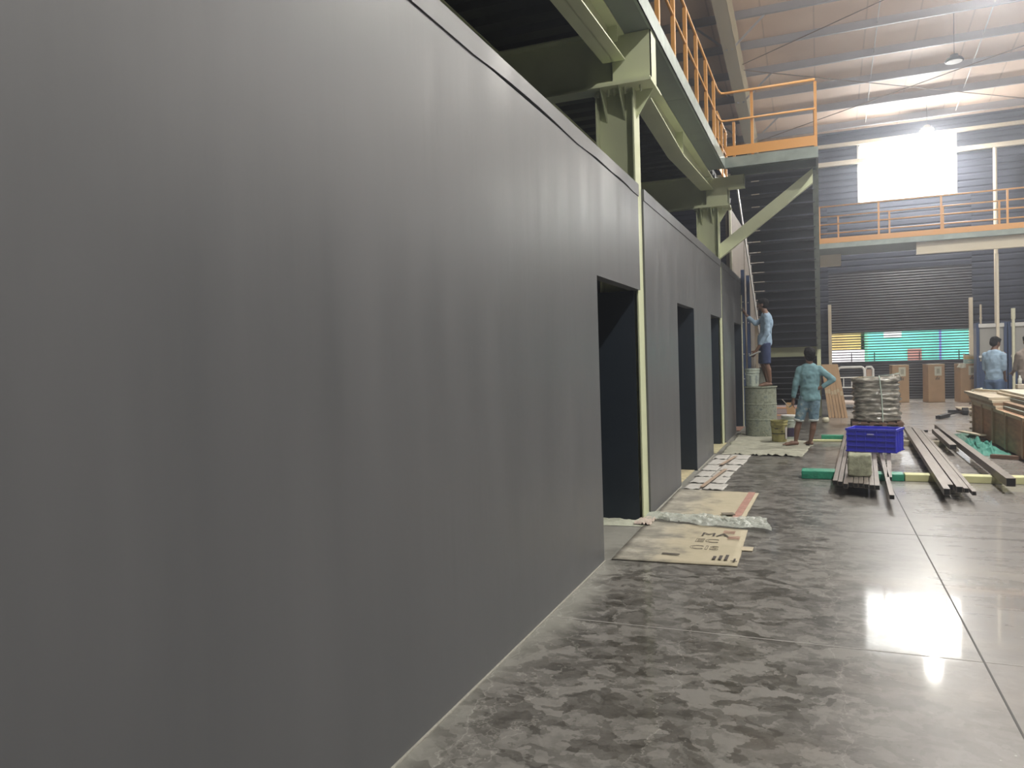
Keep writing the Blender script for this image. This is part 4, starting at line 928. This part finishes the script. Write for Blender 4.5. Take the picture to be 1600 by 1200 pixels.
b.box(-.66, -.61, 5.90, 5.915, .0215, .0225); b.box(-.64, -.625, 5.90, 5.98, .0215, .0225); b.box(-1.20, -1.06, 5.99, 6.02, .0215, .0222)
b.build('printed_marks', INK, c1)
b = MB()
b.sheet([(-1.60, 7.20, .02), (-.42, 6.98, .02), (-.50, 7.50, .02), (-1.60, 7.52, .02)], 90, 30, lambda u, v: (.03*noise.noise(Vector((u*8, v*4, 1))), .14*noise.noise(Vector((u*5, v*2, 5)))*(1 if v < .5 else .4), .010+.055*abs(noise.noise(Vector((u*14+v*5, v*9, 2))))*min(1, 5*v, 5*(1-v))+.02*abs(noise.noise(Vector((u*40, v*18, 2))))))
tag(b.build('plastic_film', FILM, smooth=True), 'crumpled clear plastic film lying across the two flattened cartons', 'plastic film')
k = 0
rows = [(9.08, .40), (9.55, .48), (10.05, .50), (10.60, .55), (11.2, .55), (11.80, .5)]
rl = ['nearest', 'second', 'third', 'fourth', 'fifth', 'farthest']
for r_, (y, d) in enumerate(rows):
    for s in range(2):
        xl = -1.56; xm = -1.33+.04*math.sin(r_*2); xr = -1.08-.04*math.sin(r_)
        x0, x1 = ((xl, xm), (xm+.004, xr))[s]
        o = dropcloth('dusty_card', [(x0, y+.02*s*(-1)**r_), (x1, y), (x1+.02, y+d), (x0+.02, y+d+.03*s)], .006+.003*s, TILEC, 'plaster-dusted card sheet on the floor, %s row, %s side' % (rl[r_], ('wall', 'aisle')[s]), 'card sheet', .008, .012, (8, 8), r_*3+s, .012, .03)
        o['group'] = 'plaster-dusted card sheets along the partition'
for y0, y1 in ((9.1, 10.6), (11.0, 12.0)):
    tag(MB().bar((-1.33, y0, .036), (-1.22, y1, .036), .05, .003).build('brown_tape', mat('brown_tape_strip', (.36, .27, .20), .6)), 'brown tape strip down the card sheets, %s length' % ('nearer' if y0 < 10 else 'farther'), 'tape')
for (x0, x1, y0, y1, m_, lb) in ((-2.3, -1.64, 9.35, 11.0, mat('stained_card', (.50, .44, .28), .9, var=.3, vscale=12), 'stained yellowish card on the floor of the second doorway'), (-2.1, -1.58, 12.5, 14.0, mat('yellowish_card', (.45, .42, .26), .9, var=.2, vscale=6), 'yellowish card on the floor of the third doorway'), (-2.0, -1.56, 16.2, 17.2, mat('brown_red_card', (.30, .18, .14), .9, var=.2), 'brown card on the floor of the last doorway')):
    tag(MB().box(x0, x1, y0, y1, .002, .010).build('threshold_card', m_), lb, 'card sheet')
tag(MB().sheet([(-1.66, 7.0, .02), (-1.50, 7.0, .02), (-1.50, 7.28, .02), (-1.66, 7.26, .02)], 10, 10, lambda u, v: (0, 0, .05*abs(noise.noise(Vector((u*5, v*5, 2)))))).build('crumpled_paper', mat('pinkish_paper', (.5, .42, .36), .8), smooth=True), 'crumpled pinkish paper at the foot of the nearest column', 'paper')
heapm = mat('dust_heap', (.50, .52, .42), 1, bump=.6, bscale=30)
b = MB(); b.sheet([(-2.6, 6.9, 0), (-1.56, 6.98, 0), (-1.58, 7.24, 0), (-2.6, 7.24, 0)], 40, 12, lambda u, v: (0, 0, .004+.045*math.sin(math.pi*min(1, v))*(.6+.5*noise.noise(Vector((u*20, v*6, 0))))))
tag(b.build('plaster_dust', heapm, smooth=True), 'pale plaster dust heaped at the foot of the nearest column', 'dust', kind='stuff')

# ------------------------------------------------------------------ people
def person(loc, label): return thing('person', loc, label, 'person')
def hand(b, w, d, side, curl=.35, sc=1.0):
    """palm at wrist w pointing along d, side = thumb side; four bent fingers and a thumb"""
    w = Vector(w); d = Vector(d).normalized(); s = Vector(side); s = (s-d*s.dot(d)).normalized(); n = d.cross(s)
    pm = w+d*.05*sc
    b.cap(w, .024*sc, w+d*.075*sc, .030*sc); b.cap(w+s*.015*sc+d*.03*sc, .018*sc, w+d*.08*sc+s*.022*sc, .016*sc); b.cap(w-s*.012*sc+d*.03*sc, .018*sc, w+d*.075*sc-s*.024*sc, .015*sc)
    for k, L_ in enumerate((.072, .080, .074, .058)):
        o = w+d*.085*sc+s*(.030-.020*k)*sc; d1 = (d+n*curl*.6).normalized(); d2 = (d+n*curl*1.8).normalized()
        m1 = o+d1*L_*.55*sc; m2 = m1+d2*L_*.5*sc
        b.chain([(o-d*.02*sc, .0095*sc), (m1, .0085*sc), (m2, .0072*sc)])
    t0 = w+d*.03*sc+s*.022*sc; t1 = t0+(d*.55+s*.7+n*.2).normalized()*.042*sc; t2 = t1+(d*.9+s*.25+n*.35).normalized()*.032*sc
    b.chain([(t0, .012*sc), (t1, .0105*sc), (t2, .0085*sc)])
def head(b, c, look, tilt=0, sc=1.0):
    """skull, jaw, nose, ears, brow, lips; look = facing direction"""
    c = Vector(c); f = Vector(look).normalized(); u = Vector((0, 0, 1)); u = (u-f*u.dot(f)).normalized(); r = f.cross(u)
    rot = Matrix((r, f, u)).transposed()
    b.ell(c+u*.02*sc-f*.008*sc, (.074*sc, .092*sc, .088*sc), rot); b.ell(c-u*.045*sc+f*.020*sc, (.056*sc, .064*sc, .062*sc), rot)
    b.ell(c-u*.085*sc+f*.055*sc, (.026*sc, .024*sc, .020*sc), rot)
    b.cap(c+u*.012*sc+f*.086*sc, .009*sc, c-u*.026*sc+f*.102*sc, .014*sc)
    for s in (-1, 1):
        b.ell(c+r*s*.076*sc-u*.008*sc-f*.005*sc, (.010*sc, .020*sc, .032*sc), rot)
        b.ell(c+r*s*.032*sc+u*.028*sc+f*.076*sc, (.022*sc, .012*sc, .009*sc), rot)
        b.ell(c+r*s*.036*sc-u*.022*sc+f*.064*sc, (.022*sc, .020*sc, .020*sc), rot)
    b.ell(c-u*.056*sc+f*.080*sc, (.024*sc, .010*sc, .006*sc), rot); b.ell(c-u*.066*sc+f*.077*sc, (.020*sc, .010*sc, .007*sc), rot)
    return rot, f, u, r
def eyes(t, c, look, sc=1):
    c = Vector(c); f = Vector(look).normalized(); u = Vector((0, 0, 1)); u = (u-f*u.dot(f)).normalized(); r = f.cross(u)
    for s in (-1, 1): MB().ell(c+r*s*.030*sc+u*.006*sc+f*.082*sc, (.011*sc,)*3, seg=12, rings=8).build('eye', mat('dark_eye', (.05, .03, .025), .2), t, smooth=True)
def hair(t, c, look, sc=1.0, back=1.0):
    c = Vector(c); f = Vector(look).normalized(); u = Vector((0, 0, 1)); u = (u-f*u.dot(f)).normalized(); r = f.cross(u)
    rot = Matrix((r, f, u)).transposed(); b = MB()
    b.ell(c+u*.045*sc-f*.018*sc, (.086*sc, .100*sc, .084*sc), rot, 20, 14); b.ell(c-u*.0*sc-f*.040*sc, (.078*sc, .070*sc, .085*sc*back), rot, 20, 14)
    b.ell(c+u*.088*sc+f*.045*sc, (.060*sc, .045*sc, .035*sc), rot)
    o = b.build('hair', HAIR, t, remesh=.008)
    tx = bpy.data.textures.get('hair_tufts') or bpy.data.textures.new('hair_tufts', 'CLOUDS'); tx.noise_scale = .02
    dm = o.modifiers.new('tufts', 'DISPLACE'); dm.texture = tx; dm.strength = .012
def foot(b, heel, toe, w=.040):
    heel = Vector(heel); toe = Vector(toe); d = (toe-heel).normalized(); s = Vector((-d.y, d.x, 0))
    b.cap(heel+Vector((0, 0, .030)), .032, heel+d*.10+Vector((0, 0, .028)), .034); b.cap(heel+d*.08+Vector((0, 0, .045)), .030, heel+d*.15+Vector((0, 0, .022)), .024)
    b.cap(heel+d*.10+Vector((0, 0, .022)), .030, heel+d*.17+Vector((0, 0, .018)), .032)
    L_ = (toe-heel).length
    for k in range(5):
        o = heel+d*(.17)+s*(.028-.014*k)+Vector((0, 0, .014)); e = heel+d*(L_-.008-.007*k)+s*(.033-.016*k)+Vector((0, 0, .011))
        b.cap(o, .013, e, .011-.0008*k)
def cloth(b, name, m, t, vox=.012, amp=.010, sc=.09):
    o = b.build(name, m, t, remesh=vox); o.modifiers['smooth'].iterations = 10
    tx = bpy.data.textures.get('folds%g' % sc) or bpy.data.textures.new('folds%g' % sc, 'CLOUDS'); tx.noise_scale = sc; tx.noise_depth = 1
    dm = o.modifiers.new('folds', 'DISPLACE'); dm.texture = tx; dm.strength = amp; dm.mid_level = .5
    return o
def torso(b, pel, wai, che, neckb, ax, r_sh=.145, k=1.0, dep=.62):
    """stack of flattened ellipsoids across direction ax (unit, shoulder line)"""
    ax = Vector(ax).normalized(); u = Vector((0, 0, 1)); f = u.cross(ax).normalized(); rot = Matrix((ax, f, u)).transposed()
    P = [Vector(pel), Vector(wai), Vector(che), Vector(neckb)]
    W_ = [.155*k, .140*k, .165*k, .125*k]
    for i in range(3):
        for q in range(6):
            s = q/6; c = P[i].lerp(P[i+1], s); wv = W_[i]*(1-s)+W_[i+1]*s
            b.ell(c, (wv, wv*dep, .085), rot, 16, 10)
    b.ell(P[3]-Vector((0, 0, .02)), (.10*k, .062*k, .05), rot)

# --- man seen from behind, hand on hip
Y1 = 13.72
t = person((-.30, Y1, 0), 'barefoot man in a teal shirt and rolled denim shorts, seen from behind, hand on hip')
hc = (-.165, Y1+.01, 1.545); look1 = (-.35, .92, .12)
b = MB(); head(b, hc, look1)
b.chain([((-.165, Y1+.01, 1.47), .056), ((-.17, Y1, 1.38), .060)])
torso(b, (-.165, Y1, .84), (-.165, Y1, 1.02), (-.17, Y1, 1.22), (-.17, Y1, 1.36), (1, .12, 0), k=.93)
b.chain([((-.325, Y1, 1.31), .050), ((-.395, Y1-.01, 1.03), .040), ((-.43, Y1+.03, .80), .027)])
hand(b, (-.432, Y1+.03, .80), (-.10, .05, -1), (0, 1, .0), .5)
b.chain([((.0, Y1, 1.30), .050), ((.195, Y1-.03, 1.125), .038), ((.02, Y1-.05, 1.0), .027)])
hand(b, (.02, Y1-.05, 1.0), (-1, .12, -.30), (-.1, .5, 1), .25)
b.chain([((-.245, Y1, .82), .088), ((-.345, Y1+.01, .42), .054)]); b.chain([((-.345, Y1+.01, .42), .050), ((-.375, Y1-.005, .30), .052), ((-.405, Y1, .09), .032)])
b.chain([((-.095, Y1, .82), .088), ((-.115, Y1+.01, .42), .054)]); b.chain([((-.115, Y1+.01, .42), .050), ((-.130, Y1-.005, .30), .052), ((-.17, Y1, .09), .032)])
foot(b, (-.385, Y1-.01, .020), (-.625, Y1-.06, .020)); foot(b, (-.155, Y1-.01, .020), (-.255, Y1+.20, .020))
b.build('body', SKIN, t, remesh=.0075)
eyes(t, hc, look1); hair(t, hc, look1, 1.10, 1.05)
b = MB()
torso(b, (-.165, Y1, .83), (-.165, Y1, 1.02), (-.17, Y1, 1.22), (-.17, Y1, 1.355), (1, .12, 0), k=1.10, dep=.70)
for q in range(9): b.ell((-.165, Y1, .81+.025*q), (.172-.002*q, .125, .075), None, 16, 10)
b.chain([((-.315, Y1, 1.305), .066), ((-.395, Y1-.01, 1.04), .057), ((-.425, Y1+.02, .85), .043)])
b.chain([((-.01, Y1, 1.30), .066), ((.195, Y1-.03, 1.125), .053), ((.055, Y1-.045, 1.015), .042)])
b.lathe((-.17, Y1+.005, 1.365), [(.075, 0), (.070, .035), (.055, .036), (.05, 0)], 20)
cloth(b, 'shirt', TEAL, t, .011, .024, .085)
b = MB()
b.ell((-.165, Y1, .82), (.165, .115, .10)); 
b.tube((-.245, Y1, .84), (-.345, Y1+.01, .44), .100, 20, .078); b.tube((-.095, Y1, .84), (-.115, Y1+.01, .44), .100, 20, .078)
cloth(b, 'shorts', SHORTS, t, .011, .018, .05)
b = MB()
for (x, x2) in ((-.345, -.352), (-.115, -.116)): b.tube((x, Y1+.01, .462), (x2, Y1+.01, .425), .083, 20, .083)
b.build('rolled_cuff', mat('pale_cuff', (.45, .48, .46), .8), t, smooth=True)
tag(MB().bar((-.46, Y1+.04, .70), (-.50, Y1+.06, .66), .03, .02).bar((-.50, Y1+.06, .66), (-.62, Y1+.10, .80), .018, .006).build('putty_knife', mat('bright_blade', (.55, .52, .46), .3, metal=.5)), 'small putty knife held low in the barefoot man\'s left hand', 'tool')

# --- painter on the drum
Y2 = 15.45; Z2 = .966
t = person((-.95, Y2, Z2), 'painter in a light blue shirt standing on the drum, reaching up to the partition')
hc = (-1.015, Y2+.02, 2.545); look2 = (-1, .12, .05)
b = MB(); head(b, hc, look2)
b.chain([((-1.0, Y2+.02, 2.47), .055), ((-.965, Y2, 2.38), .060)])
torso(b, (-.985, Y2, 1.80), (-.965, Y2, 1.98), (-.945, Y2, 2.20), (-.955, Y2, 2.36), (.05, 1, 0), k=.93)
b.chain([((-.93, Y2-.16, 2.31), .050), ((-.93, Y2-.20, 1.97), .040), ((-1.13, Y2-.18, 1.66), .027)])
hand(b, (-1.13, Y2-.18, 1.66), (-.6, 0, -.8), (-.5, 0, .6), .6)
b.chain([((-.97, Y2+.14, 2.30), .050), ((-1.16, Y2+.10, 2.19), .038), ((-1.33, Y2+.06, 2.37), .026)])
hand(b, (-1.33, Y2+.06, 2.37), (-.55, 0, .85), (0, -1, .2), .6)
b.chain([((-.97, Y2-.07, 1.78), .088), ((-.96, Y2-.08, 1.40), .056)]); b.chain([((-.96, Y2-.08, 1.40), .052), ((-.925, Y2-.08, 1.28), .054), ((-.90, Y2-.08, 1.06), .034)])
b.chain([((-1.0, Y2+.08, 1.78), .088), ((-1.04, Y2+.10, 1.40), .056)]); b.chain([((-1.04, Y2+.10, 1.40), .052), ((-1.0, Y2+.11, 1.28), .052), ((-.96, Y2+.12, 1.06), .034)])
foot(b, (-.89, Y2-.08, Z2+.005), (-1.12, Y2-.15, Z2+.005)); foot(b, (-.95, Y2+.12, Z2+.005), (-1.18, Y2+.10, Z2+.005))
b.build('body', SKIN, t, remesh=.0075)
eyes(t, hc, look2); hair(t, hc, look2, 1.0)
b = MB()
torso(b, (-.985, Y2, 1.80), (-.965, Y2, 1.98), (-.945, Y2, 2.20), (-.955, Y2, 2.345), (.05, 1, 0), k=1.05, dep=.72)
for q in range(7): b.ell((-.985, Y2, 1.78+.025*q), (.135, .17, .075), None, 16, 10)
b.chain([((-.93, Y2-.15, 2.30), .068), ((-.93, Y2-.20, 1.99), .056), ((-1.05, Y2-.19, 1.79), .044)])
b.chain([((-.96, Y2+.13, 2.29), .066), ((-1.16, Y2+.10, 2.19), .050), ((-1.28, Y2+.07, 2.31), .040)])
b.lathe((-.965, Y2+.005, 2.37), [(.073, 0), (.069, .035), (.055, .036), (.05, 0)], 20)
cloth(b, 'shirt', LBLUE, t, .011, .022, .08)
b = MB(); b.ell((-.985, Y2, 1.77), (.115, .165, .10)); b.tube((-.97, Y2-.08, 1.80), (-.96, Y2-.085, 1.40), .100, 20, .086); b.tube((-1.0, Y2+.08, 1.80), (-1.04, Y2+.10, 1.40), .100, 20, .086)
cloth(b, 'shorts', NAVYC, t, .011, .010, .07)
tag(MB().bar((-1.40, Y2+.06, 2.44), (-1.44, Y2+.06, 2.52), .03, .02, (0, 1, 0)).bar((-1.44, Y2+.06, 2.52), (-1.50, Y2+.06, 2.60), .10, .004, (1, 0, .6)).build('filling_knife', mat('dark_blade', (.2, .2, .2), .3, metal=.6)), 'filling knife held against the partition by the painter', 'tool')
tag(MB().bar((-1.26, Y2-.18, 1.56), (-1.06, Y2-.18, 1.64), .20, .025).build('putty_board', mat('grey_putty_board', (.30, .31, .30), .8, var=.3)), 'grey putty board held low in the painter\'s left hand', 'tool')

# --- two men talking behind the crate
def man_behind(x, y, label, shirt, trou, look, headc, ax, arm_r, s=1.0, wide=1.0):
    t = person((x, y, 0), label)
    b = MB(); head(b, headc, look); hcv = Vector(headc)
    b.chain([(hcv-Vector((0, 0, .075)), .055), ((x, y, 1.52), .060)])
    torso(b, (x, y, .93), (x, y, 1.10), (x, y, 1.34), (x, y, 1.50), ax, k=.92)
    axv = Vector(ax).normalized()
    for sgn, arm in arm_r.items():
        sh = Vector((x, y, 1.44))+axv*.17*sgn; b.chain([(sh, .050), (Vector(arm[0]), .039), (Vector(arm[1]), .027)])
        d = (Vector(arm[1])-Vector(arm[0])).normalized(); hand(b, arm[1], d, (0, -.4, 1), .5)
    for sgn in (-1, 1):
        hp = Vector((x, y, .90))+axv*.085*sgn; kn = Vector((x, y+.02, .48))+axv*.10*sgn; an = Vector((x, y, .09))+axv*.11*sgn
        b.chain([(hp, .088), (kn, .056), (kn-Vector((0, .02, .12)), .054), (an, .034)])
        foot(b, an-Vector((0, 0, .07))-Vector(look)*.03, an-Vector((0, 0, .07))+Vector((look[0], look[1], 0)).normalized()*.21)
    b.build('body', SKIN, t, remesh=.0085); eyes(t, headc, look); hair(t, headc, look)
    b = MB(); torso(b, (x, y, .96), (x, y, 1.10), (x, y, 1.34), (x, y, 1.49), ax, k=1.06*wide, dep=.70)
    rot = Matrix((axv, Vector((0, 0, 1)).cross(axv), Vector((0, 0, 1)))).transposed()
    for q in range(7): b.ell((x, y, .95+.025*q), (.163*wide, .114, .075), rot, 16, 10)
    for sgn, arm in arm_r.items():
        sh = Vector((x, y, 1.43))+axv*.16*sgn; b.chain([(sh, .068), (Vector(arm[0]), .058)]) if arm[2] else b.chain([(sh, .068), (Vector(arm[0]), .055), (Vector(arm[0]).lerp(Vector(arm[1]), .85), .044)])
    b.lathe((x, y, 1.50), [(.075, 0), (.070, .035), (.055, .036), (.05, 0)], 20)
    cloth(b, 'shirt', shirt, t, .012, .020, .09)
    b = MB(); b.ell((x, y, .92), (.155, .115, .10), rot)
    for sgn in (-1, 1):
        b.chain([(Vector((x, y, .90))+axv*.085*sgn, .100), (Vector((x, y+.02, .48))+axv*.10*sgn, .075), (Vector((x, y, .12))+axv*.11*sgn, .060)])
    cloth(b, 'trousers', trou, t, .012, .008, .07)
    return t
man_behind(3.17, 17.3, 'man in a light blue shirt and jeans behind the crate, head bent to the right', LBLUE, JEANS, (.75, .55, -.35), (3.20, 17.33, 1.665), (.8, -.6, 0), {-1: ((3.04, 17.42, 1.17), (3.12, 17.60, .98), True), 1: ((3.31, 17.2, 1.17), (3.36, 17.40, 1.0), True)})
man_behind(3.68, 17.1, 'man in a taupe shirt and dark trousers at the right edge of the photo', TAUPE, DARKC, (-.35, .9, -.25), (3.70, 17.13, 1.68), (.93, .35, 0), {-1: ((3.50, 17.15, 1.16), (3.50, 17.38, 1.08), True), 1: ((3.93, 17.2, 1.16), (3.86, 17.42, 1.08), True)}, wide=1.12)
t = tag(MB().bar((3.46, 17.48, 1.04), (3.53, 17.50, 1.10), .07, .02).build('dark_phone', RUBBER), 'small dark handheld device between the two men', 'device')
